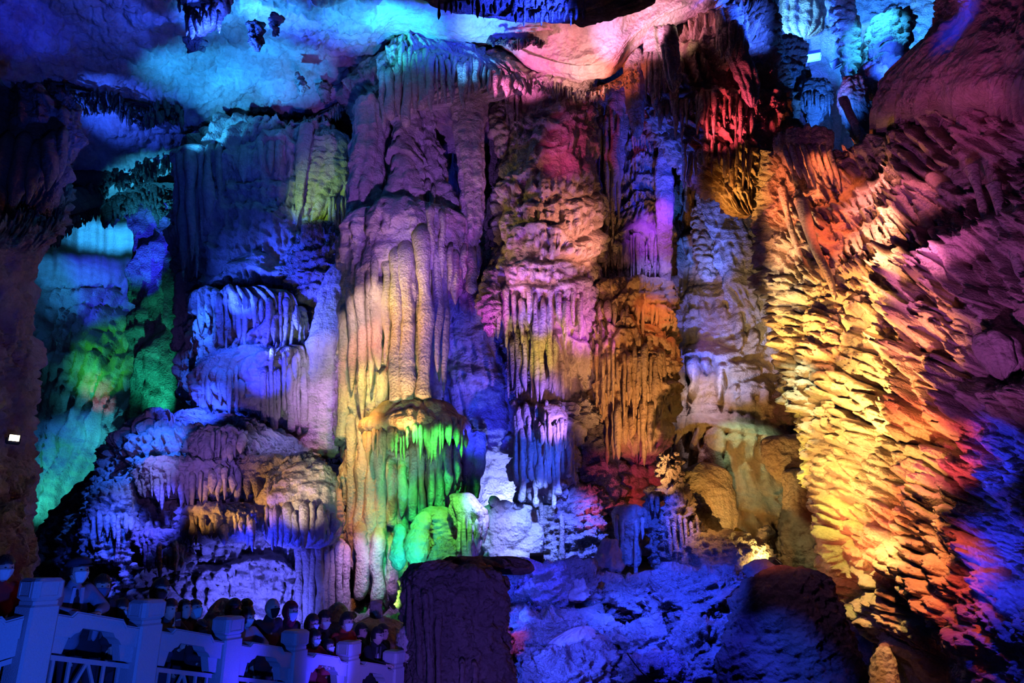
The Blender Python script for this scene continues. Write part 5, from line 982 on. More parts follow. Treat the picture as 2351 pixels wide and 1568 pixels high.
def box(c, sx, sy, sz, ax=U3, ay=N3, az=Z3, bev=.0):
    """chamfered block"""
    c = np.asarray(c, float); V = []; F = []
    b = min(bev, sx * .45, sy * .45, sz * .45)
    if b <= 0:
        for z in (-1, 1):
            for x, y in ((-1, -1), (1, -1), (1, 1), (-1, 1)): V.append(c + ax * x * sx / 2 + ay * y * sy / 2 + az * z * sz / 2)
        F = [(3, 2, 1, 0), (4, 5, 6, 7), (0, 1, 5, 4), (1, 2, 6, 5), (2, 3, 7, 6), (3, 0, 4, 7)]
        return V, F
    rings = [(-sz / 2, b), (-sz / 2 + b, 0), (sz / 2 - b, 0), (sz / 2, b)]
    for z, i in rings:
        hx, hy = sx / 2 - i, sy / 2 - i
        for x, y in ((-hx + b, -hy), (hx - b, -hy), (hx, -hy + b), (hx, hy - b), (hx - b, hy), (-hx + b, hy), (-hx, hy - b), (-hx, -hy + b)):
            V.append(c + ax * x + ay * y + az * z)
    for r in range(3):
        for k in range(8):
            F.append((r * 8 + k, r * 8 + (k + 1) % 8, (r + 1) * 8 + (k + 1) % 8, (r + 1) * 8 + k))
    F.append(tuple(range(7, -1, -1))); F.append(tuple(range(24, 32)))
    return V, F
def pm(parts):
    V = []; F = []
    for v, f in parts:
        o = len(V); V += [tuple(p) for p in v]; F += [tuple(i + o for i in q) for q in f]
    return V, F
def bar(a, b, w, d, up=Z3):
    a = np.asarray(a, float); b = np.asarray(b, float); t = b - a; L = np.linalg.norm(t); t /= L
    s = np.cross(up, t); s /= np.linalg.norm(s); u2 = np.cross(t, s)
    return box((a + b) / 2, L, d, w, t, s, u2)
def prism(outline, o, ax, az, ay, depth):
    """polygon given in (along, up) pushed to a depth"""
    n = len(outline); V = [o + ax * p[0] + az * p[1] + ay * d for d in (-depth / 2, depth / 2) for p in outline]
    return V, [tuple(range(n)), tuple(range(2 * n - 1, n - 1, -1))] + [(i + n, (i + 1) % n + n, (i + 1) % n, i) for i in range(n)]

# walkway the visitors stand on, a long stone ramp going down to the right
wlk = []
for s0 in np.arange(-2.4, 9.0, .38):
    c = rail_pt(s0 + .19, .95, -.09); wlk.append(box(c, .40, 2.5, .18 , bev=.012))
wk = put('floor_walkway', *pm(wlk), M_stone, smooth=False); tag(wk, kind='structure')
V, F = pm([box(rail_pt(s + .5, 1.0, -1.6), 1.02, 2.2, 2.9) for s in np.arange(-2.4, 8.6, 1.0)])
tag(put('wall_walkway', V, F, M_stone, smooth=False), kind='structure')
spos = [float(np.dot(p - A0, U3)) for p in PW]
plab = ['nearest', 'second', 'third', 'fourth', 'fifth', 'farthest']
pdet = ['carved stone corner post at the left where the balustrade turns', 'stone post in front of the visitor with a bowl haircut', 'stone post beside the child in the pale puffy jacket', 'stone post left of the child in front of the red jackets', 'stone post between the red jacket and the glasses wearer', 'last stone post before the dark boulder']
pw = .27
for k, s in enumerate(spos):
    r = empty('balustrade_post', rail_pt(s, 0, 0), pdet[k], 'post', 'stone posts of the balustrade')
    child(r, 'shaft', *box(rail_pt(s, 0, .545), pw, pw, 1.13, bev=.02), M_stone, False)
    child(r, 'neck', *box(rail_pt(s, 0, 1.125), pw * .86, pw * .86, .05, bev=.01), M_stone, False)
    hd = child(r, 'cap', *box(rail_pt(s, 0, 1.245), pw * 1.05, pw * 1.05, .20, bev=.028), M_stone, False)
    pn = []
    for sg, ax, oth in ((-1, U3, N3), (1, U3, N3), (-1, N3, U3), (1, N3, U3)):
        c = rail_pt(s, 0, 1.245) + oth * sg * pw * .53
        for q, (dx, dz, wx, wz) in enumerate(((0, .062, .17, .012), (0, -.062, .17, .012), (.08, 0, .012, .13), (-.08, 0, .012, .13))):
            pn.append(box(c + ax * dx + Z3 * dz, wx, .012, wz, ax, oth, Z3))
    v, f = pm(pn); put('carved_border', np.array(v) - np.array(r.location), f, M_stone, parent=hd, smooth=False)
def rail_between(pa, pb, name_lab, grp='handrails of the balustrade'):
    """handrail with stepped top, notched underside; returns along/up frame"""
    d = pb - pa; L = np.linalg.norm(d[:2]); ax = np.array((d[0] / L, d[1] / L, d[2] / L)); side = np.array((-d[1] / L, d[0] / L, 0))
    return d, L, ax, side
def handrail(k, base_a, base_b, lab, half=False):
    d, L, ax, side = rail_between(base_a, base_b, lab)
    z0 = .91; e0 = pw / 2 - .01; e1 = L - pw / 2 + .01; w = e1 - e0
    top = [(e0, z0 + .14), (e0 + w * .17, z0 + .14), (e0 + w * .22, z0 + .19), (e0 + w * .78, z0 + .19), (e0 + w * .83, z0 + .14), (e1, z0 + .14)]
    bot = [(e1, z0 - .05), (e0 + w * .80, z0 - .05), (e0 + w * .76, z0 - .01), (e0 + w * .71, z0 + .01), (e0 + w * .68, z0 + .05), (e0 + w * .32, z0 + .05), (e0 + w * .29, z0 + .01), (e0 + w * .24, z0 - .01), (e0 + w * .20, z0 - .05), (e0, z0 - .05)]
    out = top + bot
    r = empty('handrail', base_a + ax * L / 2, lab, 'handrail', 'handrails of the balustrade')
    v, f = prism(out[::-1], np.asarray(base_a), ax, Z3, side, .19)
    child(r, 'rail_beam', v, f, M_stone, False)
    v, f = prism([(e0, z0 + .125), (e0 + w * .175, z0 + .125), (e0 + w * .225, z0 + .175), (e0 + w * .775, z0 + .175), (e0 + w * .825, z0 + .125), (e1, z0 + .125), (e1, z0 + .105), (e0 + w * .82, z0 + .105), (e0 + w * .77, z0 + .155), (e0 + w * .23, z0 + .155), (e0 + w * .18, z0 + .105), (e0, z0 + .105)][::-1], np.asarray(base_a), ax, Z3, side, .225)
    child(r, 'rail_moulding', v, f, M_stone, False)
    for a, b in ((e0, e0 + w * .2), (e1 - w * .2, e1)):
        v, f = prism([(a, z0 - .05), (b, z0 - .05), (b - (.04 if a == e0 else 0), z0 - .20), (a + (.04 if a != e0 else 0), z0 - .20)], np.asarray(base_a), ax, Z3, side, .12)
        child(r, 'rail_bracket', v, f, M_stone, False)
    # iron lattice below
    g = empty('iron_railing', base_a + ax * L / 2, lab.replace('handrail', 'iron lattice panel'), 'railing', 'iron lattice panels of the balustrade')
    pt = lambda s, z: np.asarray(base_a) + ax * s + Z3 * z
    zt, zb = .67, .06
    child(g, 'top_bar', *bar(pt(e0, zt), pt(e1, zt), .045, .05), M_metal, False)
    child(g, 'bottom_bar', *bar(pt(e0, zb), pt(e1, zb), .045, .05), M_metal, False)
    for q in (.12, .30, .70, .88): child(g, 'upright', *bar(pt(e0 + w * q, zb), pt(e0 + w * q, zt), .028, .028, up=side), M_metal, False)
    dm = []
    cxm = .5
    for (a, b) in (((.5, zt), (.35, .38)), ((.5, zt), (.65, .38)), ((.35, .35), (.5, zb)), ((.65, .35), (.5, zb)), ((.30, .365), (.36, .365)), ((.64, .365), (.70, .365))):
        dm.append(bar(pt(e0 + w * a[0], a[1]), pt(e0 + w * b[0], b[1]), .026, .026, up=side))
    child(g, 'diamond_lattice', *pm(dm), M_metal, False)
bases = [rail_pt(s, 0, 0) for s in spos]
gl = ['handrail under the capped visitor and the bob haired visitor, nearest full span', 'handrail below the visitor raising a phone', 'handrail under the bald man and the red headscarf', 'handrail under the two children and the red jackets', 'handrail under the glasses wearer, farthest span']
for k in range(5): handrail(k, bases[k], bases[k + 1], gl[k])
cl = opt(-260, 1500, 5.6); cl = np.array((cl[0], cl[1], bases[0][2] - .25))
handrail(5, bases[0], cl, 'handrail running left from the corner post out of the picture')
r = empty('balustrade_post', cl, 'post beyond the left border of the picture', 'post'); child(r, 'shaft', *box(cl + Z3 * .545, pw, pw, 1.13, bev=.02), M_stone, False); child(r, 'cap', *box(cl + Z3 * 1.245, pw * 1.05, pw * 1.05, .20, bev=.028), M_stone, False)
# small papers on the rail
V, F = box(rail_pt(.55, 0, 1.108), .13, .09, .012, bev=.002); tag(put('paper_card', V, F, plain('cream_paper', (.8, .78, .6)), smooth=False), 'cream card lying on the handrail right of the corner post', 'card')

# ---------------------------------------------------------------- visitors
def capsule(a, b, ra, rb, n=12):
    a = np.asarray(a, float); b = np.asarray(b, float); t = b - a; L = np.linalg.norm(t)
    t = t / L if L > 1e-6 else np.array((0, 0, 1.0))
    s = np.cross(t, (0, 0, 1.0) if abs(t[2]) < .9 else (0, 1.0, 0)); s /= np.linalg.norm(s); u = np.cross(t, s)
    rings = []
    for an in (-85, -55, -25, 0): rings.append((a + t * ra * math.sin(math.radians(an)), ra * math.cos(math.radians(an))))
    for an in (0, 25, 55, 85): rings.append((b + t * rb * math.sin(math.radians(an)), rb * math.cos(math.radians(an))))
    V = []; 
    for c, r in rings:
        for k in range(n):
            q = 2 * math.pi * k / n; V.append(c + (s * math.cos(q) + u * math.sin(q)) * r)
    F = [(i * n + k, i * n + (k + 1) % n, (i + 1) * n + (k + 1) % n, (i + 1) * n + k) for i in range(7) for k in range(n)]
    F.append(tuple(range(n - 1, -1, -1))); F.append(tuple(range(7 * n, 8 * n)))
    return V, F
def ell(c, r, R=None, nu=20, nv=14, fn=None):
    V = []
    for i in range(nv + 1):
        el = -math.pi / 2 + math.pi * i / nv
        for k in range(nu):
            az = 2 * math.pi * k / nu
            d = np.array((math.cos(el) * math.sin(az), math.cos(el) * math.cos(az), math.sin(el)))
            p = d * np.array(r) if fn is None else fn(d)
            V.append((R @ p if R is not None else p) + c)
    F = [(i * nu + k, i * nu + (k + 1) % nu, (i + 1) * nu + (k + 1) % nu, (i + 1) * nu + k) for i in range(nv) for k in range(nu)]
    return V, F
HR = np.array((.088, .110, .134))
def headfn(d):
    x, y, z = d; p = d * HR
    if z < 0: p[0] *= 1 - .30 * (-z) ** 1.3; p[1] *= 1 - .10 * (-z) if y > 0 else 1 - .42 * (-z)
    f = max(0, y)
    if y > 0: p[1] *= .95
    p[1] += .006 * math.exp(-((z - .26) / .10) ** 2) * f                                    # brow
    for sx in (-1, 1): p[1] -= .011 * math.exp(-((x - sx * .36) / .17) ** 2 - ((z - .08) / .10) ** 2) * f   # sockets
    p[1] += .024 * math.exp(-(x / .11) ** 2 - ((z + .18) / .11) ** 2) * f + .010 * math.exp(-(x / .09) ** 2 - ((z + .02) / .16) ** 2) * f   # nose
    p[1] += .008 * math.exp(-(x / .24) ** 2 - ((z + .44) / .05) ** 2) * f - .005 * math.exp(-(x / .24) ** 2 - ((z + .50) / .02) ** 2) * f + .007 * math.exp(-(x / .22) ** 2 - ((z + .56) / .05) ** 2) * f  # lips
    p[1] += .010 * math.exp(-(x / .2) ** 2 - ((z + .80) / .12) ** 2) * f                    # chin
    return p
def rotz(a): c, s = math.cos(a), math.sin(a); return np.array(((c, -s, 0), (s, c, 0), (0, 0, 1.0)))
def rotx(a): c, s = math.cos(a), math.sin(a); return np.array(((1, 0, 0), (0, c, -s), (0, s, c)))
def roty(a): c, s = math.cos(a), math.sin(a); return np.array(((c, 0, s), (0, 1, 0), (-s, 0, c)))
def hand(w, d, n, side, curl=.5):
    """palm, four unequal bent fingers and a thumb; w wrist, d finger direction, n palm normal"""
    d = np.asarray(d, float); d /= np.linalg.norm(d); n = np.asarray(n, float); n -= d * np.dot(n, d); n /= np.linalg.norm(n)
    s = np.cross(d, n) * side; out = []
    for q in (-.026, -.009, .009, .024): out.append(capsule(w + s * q * .6, w + d * .085 + s * q, .015, .0125, 8))
    for q, L in zip((-.030, -.010, .010, .029), (.062, .074, .070, .056)):
        p = w + d * .088 + s * q; dd = d
        for j, f in enumerate((.45, .32, .25)):
            dd = dd * math.cos(curl * .75) + n * math.sin(curl * .75); dd /= np.linalg.norm(dd)
            p2 = p + dd * L * f * 1.1; out.append(capsule(p, p2, .0095 - .0008 * j, .009 - .0008 * j, 8)); p = p2
    p = w + d * .025 - s * .028; p2 = p + (d * .6 - s * .55 + n * .35) * .045; p3 = p2 + (d * .85 + n * .35) * .035
    out += [capsule(p, p2, .013, .011, 8), capsule(p2, p3, .011, .009, 8)]
    return out
def remesh(o, vs, sm=2):
    m = o.modifiers.new('union', 'REMESH'); m.mode = 'VOXEL'; m.voxel_size = vs; m.use_smooth_shade = True
    if sm:
        m2 = o.modifiers.new('soften', 'SMOOTH'); m2.factor = .5; m2.iterations = sm
MC = {}
def cloth(c):
    if c not in MC: MC[c] = plain('cloth_%d' % len(MC), c, .9, bump=.3, bs=70)
    return MC[c]
def person(px, py_top, back, lab, yaw=0, pitch=14, hyaw=0, hair='short', mask=True, jacket=(.03, .03, .04), arms='rail', lean=.10, trousers=(.03, .03, .05), mcol=None, glasses=False, hcol=None, scarf=None, group=None, shirt=None):
    rx = (px - W / 2) / FPX; ry = -(py_top - H / 2) / FPX
    dxy = np.array((rx, CT - ST * ry)); P0 = np.array(rail_pt(0)[:2]); n2 = N3[:2]
    s = (back + np.dot(P0, n2)) / np.dot(dxy, n2)
    xy = dxy * s; ztop = CAMZ + s * (ST + CT * ry)
    al = float(np.dot(xy - P0, U3[:2])); zf = rail_pt(al)[2]
    h = min(max(ztop - zf, .95), 1.84); zf2 = zf
    k = h / 1.71
    face = math.atan2(-N3[1], -N3[0]) + math.radians(yaw) - math.pi / 2   # body faces the rail
    Rb = rotz(face); lo = np.array((xy[0], xy[1], zf2))
    ln = np.array((0, lean, 0))
    def Wp(p): p = np.asarray(p, float); return lo + Rb @ (p * k + ln * k * max(0, (p[2] - .85)) / .7)
    Sh = 1 if h > 1.35 else .92
    hc = np.array((0, .02, 1.578)); neck = np.array((0, .0, 1.44))
    J = dict()
    for sd in (-1, 1):
        shd = (sd * .175 * Sh, 0, 1.385)
        if arms == 'rail' or (arms == 'phone' and sd < 0): el = (sd * .27, .20, 1.20); wr = (sd * .10, .36, 1.17); hd = (-sd * .8, .5, -.1); nn = (0, 0, -1)
        elif arms == 'phone': el = (.25, .20, 1.17); wr = (.13, .33, 1.36); hd = (-.15, .2, 1); nn = (-.2, 1, 0)
        elif arms == 'clasp': el = (sd * .24, .12, 1.12); wr = (sd * .05, .27, 1.24); hd = (-sd * .4, .2, .9); nn = (-sd, 0, 0)
        else: el = (sd * .25, -.01, 1.12); wr = (sd * .25, .10, .89); hd = (0, .2, -1); nn = (-sd, 0, 0)
        J[sd] = (np.array(shd), np.array(el), np.array(wr), np.array(hd, float), np.array(nn, float))
    root = empty('person', lo, lab, 'person', group)
    Rh = Rb @ rotz(math.radians(hyaw)) @ rotx(math.radians(pitch))
    HC = Wp(hc)
    sk = [ell(HC, None, Rh, 30, 24, lambda d: headfn(d) * k)]
    for sd in (-1, 1):
        sk.append(ell(HC + Rh @ (np.array((sd * .088, -.008, -.005)) * k), np.array((.010, .020, .030)) * k, Rh, 10, 8))
    sk.append(capsule(Wp(neck - (0, .0, .06)), HC + Rh @ (np.array((0, -.02, -.06)) * k), .058 * k, .052 * k))
    sk.append(capsule(Wp((0, 0, 1.28)), Wp((0, 0, 1.0)), .10 * k, .10 * k)); sk.append(capsule(Wp((-.11, 0, 1.36)), Wp((.11, 0, 1.36)), .065 * k, .065 * k))
    sk.append(capsule(Wp((-.06, 0, .93)), Wp((.06, 0, .93)), .10 * k, .10 * k))
    for sd in (-1, 1):
        a, b, c, hd, nn = J[sd]
        sk += [capsule(Wp(a), Wp(b), .042 * k, .034 * k), capsule(Wp(b), Wp(c), .034 * k, .024 * k)]
        wv = Wp(c); dv = Rb @ hd; nv = Rb @ nn; dv = dv / np.linalg.norm(dv)
        hs = [([wv + (np.asarray(p) - wv) * max(k, .78) for p in v], f) for v, f in hand(wv, dv, nv, sd, .75 if arms in ('phone', 'clasp') else .45)]
        sk += hs
        hip = (sd * .085, 0, .90); kn = (sd * .10, .03, .48); an = (sd * .11, 0, .09)
        sk += [capsule(Wp(hip), Wp(kn), .075 * k, .052 * k), capsule(Wp(kn), Wp(an), .05 * k, .034 * k), capsule(Wp((sd * .11, -.03, .05)), Wp((sd * .12, .15, .035)), .04 * k, .032 * k)]
    b = child(root, 'body', *pm(sk), M_skin); remesh(b, .0075, 1)
    # clothes
    jk = [capsule(Wp((-.09 * Sh, 0, 1.33)), Wp((.09 * Sh, 0, 1.33)), .105 * k, .105 * k), capsule(Wp((-.07, .01, 1.18)), Wp((.07, .01, 1.18)), .125 * k, .125 * k), capsule(Wp((-.075, 0, .98)), Wp((.075, 0, .98)), .125 * k, .125 * k), capsule(Wp((-.075, 0, .86)), Wp((.075, 0, .86)), .125 * k, .125 * k),
          capsule(Wp((0, -.005, 1.36)), Wp((0, .0, 1.455)), .085 * k, .070 * k)]
    for sd in (-1, 1):
        a, bb, c, hd, nn = J[sd]
        jk += [capsule(Wp(a), Wp(bb), .072 * k, .062 * k), capsule(Wp(bb), Wp(bb * .12 + c * .88), .062 * k, .045 * k)]
        for q in (.3, .6): jk.append(ell(Wp(a * (1 - q) + bb * q), np.array((.073, .073, .05)) * k, None, 10, 8))
    jo = child(root, 'jacket', *pm(jk), cloth(jacket)); remesh(jo, .014, 3)
    if shirt:
        child(root, 'shirt', *ell(Wp((0, .085, 1.20)), np.array((.055, .05, .22)) * k, Rb, 16, 12), cloth(shirt))
        for sd in (-1, 1): child(root, 'lapel', *pm([bar(Wp((sd * .045, .09, 1.42)), Wp((sd * .075, .142, 1.0)), .03, .02)]), cloth(tuple(min(1, v * 1.7 + .05) for v in jacket)), False)
    tr = [capsule(Wp((-.06, 0, .93)), Wp((.06, 0, .93)), .115 * k, .115 * k)]
    for sd in (-1, 1): tr += [capsule(Wp((sd * .085, 0, .88)), Wp((sd * .10, .03, .48)), .092 * k, .07 * k), capsule(Wp((sd * .10, .03, .48)), Wp((sd * .11, 0, .12)), .07 * k, .058 * k)]
    remesh(child(root, 'trousers', *pm(tr), cloth(trousers)), .016, 2)
    for sd in (-1, 1): remesh(child(root, 'shoe', *pm([capsule(Wp((sd * .11, -.04, .055)), Wp((sd * .12, .16, .045)), .052 * k, .044 * k)]), cloth((.02, .02, .02))), .012, 1)
    # eyes
    for sd in (-1, 1):
        c = HC + Rh @ (np.array((sd * .033, .090, .012)) * k)
        child(root, 'eye', *ell(c, np.array((.0125, .0125, .008)) * k, Rh, 10, 8), cloth((.05, .04, .04)))
    # hair and headgear
    R_ = random.Random(int(px))
    def hairfn(d, low=-.25, vol=1.17, fr=.30):
        x, y, z = d; face = y > .25 and z < .36 + .05 * math.sin(x * 7 + px)
        low_ = z < low
        rr = vol + .03 * math.sin(x * 23 + px) * math.cos(z * 17) + .022 * math.sin(math.atan2(x, y) * 21 + z * 6 + px)
        if hair in ('bob', 'long') and not (y > fr): 
            p = headfn(d) * vol * 1.02; 
            if z < .2: p = np.array((x * HR[0] * 1.22, min(y, .3) * HR[1] * 1.15 - .01, z * HR[2] * (1.35 if hair == 'bob' else 2.1)))
            return p * k
        if face or low_: return headfn(d) * .86 * k
        return headfn(d) * rr * k
    if hair != 'bald':
        child(root, 'hair', *ell(HC, None, Rh, 64, 44, hairfn), cloth(hcol) if hcol else M_hair)
    if hair == 'cap':
        cr = [ell(HC + Rh @ (np.array((0, -.005, .098)) * k), np.array((.118, .132, .060)) * k, Rh, 24, 12), ell(HC + Rh @ (np.array((0, .0, .064)) * k), np.array((.104, .122, .034)) * k, Rh, 24, 8),
              ell(HC + Rh @ (np.array((0, .115, .050)) * k), np.array((.074, .052, .009)) * k, Rh @ rotx(-.25), 20, 6)]
        child(root, 'flat_cap', *pm(cr), cloth((.04, .04, .07)))
    if scarf:
        child(root, 'headscarf', *ell(HC, None, Rh, 36, 26, lambda d: (headfn(d) * (1.2 if not (d[1] > .45 and d[2] < .45) else .8) + (np.array((0, -.02, -.05)) if d[2] < -.5 and d[1] < .4 else 0)) * k), cloth(scarf))
    if mask:
        V = []; nu, nv = 17, 11
        for sh in (1.075, 1.045):
            for i in range(nv):
                z = -.86 + .82 * i / (nv - 1)
                for j in range(nu):
                    a = math.radians(-62 + 124 * j / (nu - 1)); cz = math.sqrt(1 - z * z)
                    d = np.array((cz * math.sin(a), cz * math.cos(a), z)); p = headfn(d) * sh
                    p[1] += .012 * math.exp(-(d[0] / .3) ** 2) * math.sin(math.pi * i / (nv - 1)) + .0015 * math.sin(i * 2.6)
                    V.append(HC + Rh @ (p * k))
        nA = nu * nv; F = []
        for s_ in (0, nA):
            for i in range(nv - 1):
                for j in range(nu - 1):
                    q = (s_ + i * nu + j, s_ + i * nu + j + 1, s_ + (i + 1) * nu + j + 1, s_ + (i + 1) * nu + j); F.append(q if s_ else q[::-1])
        bd = [j for j in range(nu)] + [i * nu + nu - 1 for i in range(1, nv)] + [(nv - 1) * nu + j for j in range(nu - 2, -1, -1)] + [i * nu for i in range(nv - 2, 0, -1)]
        for q in range(len(bd)): a_, b_ = bd[q], bd[(q + 1) % len(bd)]; F.append((a_, b_, b_ + nA, a_ + nA))
        mo = child(root, 'face_mask', V, F, cloth(mcol) if mcol else M_white)
        for sd in (-1, 1):
            e = HC + Rh @ (np.array((sd * .094, -.012, .01)) * k); a_ = HC + Rh @ (np.array((sd * .081, .046, -.035)) * k); b_ = HC + Rh @ (np.array((sd * .081, .046, -.075)) * k)
            v, f = pm([capsule(a_, e, .002, .002, 6), capsule(b_, e, .002, .002, 6)]); put('ear_loop', np.array(v) - lo, f, M_white, parent=mo)
    if glasses:
        gp = []
        for sd in (-1, 1):
            c0 = HC + Rh @ (np.array((sd * .036, .112, .012)) * k)
            pts = [c0 + Rh @ (np.array((.025 * math.cos(q), 0, .019 * math.sin(q))) * k) for q in np.linspace(0, 2 * math.pi, 13)]
            for q in range(12): gp.append(capsule(pts[q], pts[q + 1], .0018, .0018, 5))
            gp.append(capsule(c0 + Rh @ (np.array((sd * .025, 0, 0)) * k), HC + Rh @ (np.array((sd * .092, 0, .017)) * k), .0018, .0018, 5))
        gp.append(capsule(HC + Rh @ (np.array((-.008, .114, .014)) * k), HC + Rh @ (np.array((.008, .114, .014)) * k), .0018, .0018, 5))
        child(root, 'glasses', *pm(gp), cloth((.3, .3, .32)))
    if arms == 'phone':
        c = Wp(J[1][2]) + Rb @ np.array((-.02, .035, .12)) * k
        t = Rb @ rotx(.15)
        ph = empty('phone', c, 'dark phone held up by the ' + lab.split(',')[0].replace('person ', 'visitor '), 'phone')
        child(ph, 'phone_case', *box(c, .078, .010, .158, t[:, 0], t[:, 1], t[:, 2], bev=.004), cloth((.03, .03, .05)), False)
        child(ph, 'phone_screen', *box(c - t[:, 1] * .0062, .070, .002, .146, t[:, 0], t[:, 1], t[:, 2]), M_screen, False)
    return root
M_screen = plain('phone_display', (.1, .12, .25), .2, emit=(.35, .35, .7), es=.25)
RED = (.45, .02, .02); DK = (.025, .025, .035); NV = (.03, .035, .07)
person(0, 1278, .75, 'person in a red jacket and white mask, cut by the left border', hair='short', jacket=RED, arms='side', pitch=5)
person(64, 1392, .95, 'person in black bending behind the corner post, left of the cap wearer', hair='short', jacket=DK, arms='side', lean=.3)
person(170, 1284, .38, 'person in a flat cap, grey open coat and white mask, behind the corner post', hair='cap', jacket=(.24, .25, .33), arms='rail', pitch=10, shirt=(.02, .02, .025))
person(187, 1340, 1.0, 'person half hidden behind the cap wearer, dark hair only', hair='short', jacket=(.2, .2, .3), arms='side')
person(222, 1322, .42, 'person with bob haircut, dark mask and open dark jacket beside the cap wearer', hair='bob', mcol=(.16, .17, .30), jacket=DK, arms='side', pitch=4, hyaw=-8, shirt=(.3, .3, .38))
person(268, 1376, .45, 'person with dark hair and mask slipped low, leaning over the first span', hair='bob', jacket=DK, arms='rail', pitch=-4, hyaw=10)
person(356, 1330, .48, 'person with bowl haircut and bright white mask rising above the second post', hair='bob', jacket=DK, arms='side', pitch=4)
person(380, 1377, .38, 'person with dark coat, raising a phone to take a picture', hair='short', mask=False, jacket=(.03, .05, .06), arms='phone', pitch=6)
person(413, 1378, .55, 'person without mask laughing and looking up, behind the raised phone', hair='short', mask=False, jacket=DK, arms='side', pitch=24)
person(437, 1378, .60, 'person in a teal mask looking up, right of the laughing face', hair='short', jacket=DK, arms='side', mcol=(.35, .70, .72), pitch=26)
person(452, 1425, .36, 'person, a child in dark clothes peering over the second span', hair='bob', jacket=DK, arms='rail', pitch=6)
person(525, 1376, .60, 'person with chin-length black hair and white mask above the third post', hair='bob', jacket=(.12, .02, .04), arms='side', pitch=6)
person(553, 1377, 1.0, 'person with short dark hair standing behind, left of the bald man', hair='short', jacket=DK, arms='side', mask=True, mcol=(.1, .1, .18))
person(556, 1396, .40, 'person, a child in a pale puffy jacket and white mask right of the third post', hair='short', jacket=(.36, .42, .66), arms='rail', pitch=0)
person(612, 1373, .55, 'person, bald, in a black mask and heavy black coat', hair='bald', mcol=(.012, .012, .018), jacket=DK, arms='side', pitch=10)
person(654, 1382, .60, 'person in a dark red headscarf and white mask beside the bald man', hair='short', scarf=(.28, .01, .02), jacket=DK, arms='side', pitch=6)
person(704, 1411, .50, 'person with black fringe and white mask above the fourth post', hair='bob', jacket=DK, arms='side', pitch=4)
person(731, 1403, .72, 'person in a cup shaped white mask behind the fourth post', hair='short', jacket=DK, arms='side', pitch=0)
person(712, 1447, .34, 'person, a child with blue mask and red sleeves right of the fourth post', hair='bob', jacket=(.30, .03, .03), arms='rail', mcol=(.55, .7, .85), pitch=2)
person(783, 1407, .45, 'person in an orange-red jacket with hands clasped and white mask', hair='short', jacket=(.60, .05, .03), arms='clasp', pitch=2, hyaw=-10)
person(745, 1468, .34, 'person, a small child in red with a mask looking over the fourth span', hair='short', jacket=(.45, .03, .03), arms='rail')
person(818, 1432, .95, 'person hidden behind the fifth post, holding up a phone', hair='short', jacket=DK, arms='phone', mask=False)
person(850, 1440, .38, 'person with glasses and no mask in a black coat, resting arms on the last span', hair='short', mask=False, glasses=True, jacket=(.018, .018, .022), arms='rail', lean=.14, pitch=4, shirt=(.5, .5, .5))
person(866, 1434, .85, 'person with black hair just behind the glasses wearer', hair='short', mask=False, jacket=DK, arms='side')
person(884, 1500, .40, 'person, a small child with a green collar at the right end of the rail', hair='bob', jacket=(.10, .35, .06), arms='rail', mask=True)

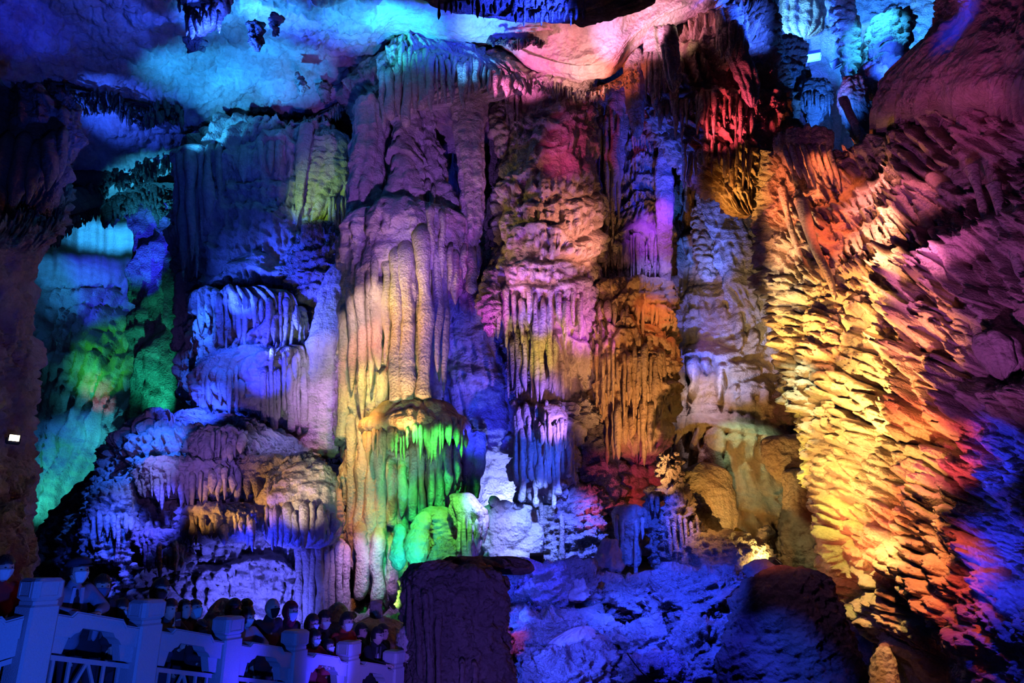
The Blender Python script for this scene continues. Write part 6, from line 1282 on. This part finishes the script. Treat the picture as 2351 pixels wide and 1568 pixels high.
# ---------------------------------------------------------------- lamps one can see
def flood(px, py, Y, tgt, lab, size=.34, col=(1, .9, .7), es=18, beam=None, case=(.05, .05, .05)):
    p = at(px, py, Y); t = at(*tgt) - p; t /= np.linalg.norm(t); s = np.cross(t, Z3); s /= np.linalg.norm(s); u = np.cross(s, t)
    r = empty('floodlight', p - u * size * .5, lab, 'floodlight')
    child(r, 'housing', *box(p, size, size * .35, size * .72, s, t, u, bev=.02), cloth(case), False)
    child(r, 'rim', *pm([box(p + t * size * .19 + s * q[0] * size + u * q[1] * size, q[2] * size, .03, q[3] * size, s, t, u) for q in ((0, .34, 1.04, .05), (0, -.34, 1.04, .05), (.5, 0, .05, .72), (-.5, 0, .05, .72))]), cloth(case), False)
    child(r, 'lens', *box(p + t * size * .185, size * .9, .012, size * .60, s, t, u), plain('glowing_lens', col, .3, emit=col, es=es), False)
    child(r, 'bracket', *pm([bar(p - s * size * .56 - u * size * .55, p - s * size * .56, .02, .04, up=t), bar(p + s * size * .56 - u * size * .55, p + s * size * .56, .02, .04, up=t), bar(p - s * size * .57 - u * size * .55, p + s * size * .57 - u * size * .55, .02, .04, up=t)]), cloth(case), False)
    return r
flood(31, 1006, 12.2, (400, 900, 9), 'warm white floodlight glaring from the dark wall at far left', .17, (1, .82, .35), 30)
flood(27, 1300, 13.0, (300, 1200, 6), 'small white lamp low at far left above the red jacket', .09, (1, .9, .85), 30)
flood(1232, 1283, 18.4, (1260, 1150, 22), 'small boxy lamp on the mossy rocks, back turned, lighting the blue-white wall', .34, (.4, .5, 1), 4)
flood(1700, 1228, 18.6, (1900, 800, 18), 'open yellow-green boxy floodlight at the foot of the amber cascade', .5, (.8, .7, .1), .5, case=(.25, .22, .05))
flood(1778, 1292, 16.6, (1950, 1000, 17), 'low lamp glaring white-yellow beside the jagged violet rock', .3, (1, .8, .4), 25)
flood(1868, 128, 23.4, (1840, 0, 24), 'open blue-white floodlight tilted in the top right chamber', .5, (.6, .8, 1), 2.5, case=(.5, .6, .8))
flood(1918, 145, 23.0, (1990, 0, 25), 'second blue-white floodlight right of the tilted one in the top chamber', .35, (.6, .8, 1), 2.5, case=(.5, .6, .8))
def cable(name, lab, pts, r, mat):
    G = catm(at(*np.array(pts, float).T), [8] * (len(pts) - 1)); parts = [capsule(G[i], G[i + 1], r, r, 6) for i in range(len(G) - 1)]
    return tag(put(name, *pm(parts), mat), lab, 'cable')
cable('cable', 'thin black cable running over the blue rubble at the bottom edge', [(1440, 1500, 13.3), (1462, 1530, 13.2), (1480, 1550, 13.1), (1510, 1572, 13.0)], .012, cloth((.02, .02, .02)))
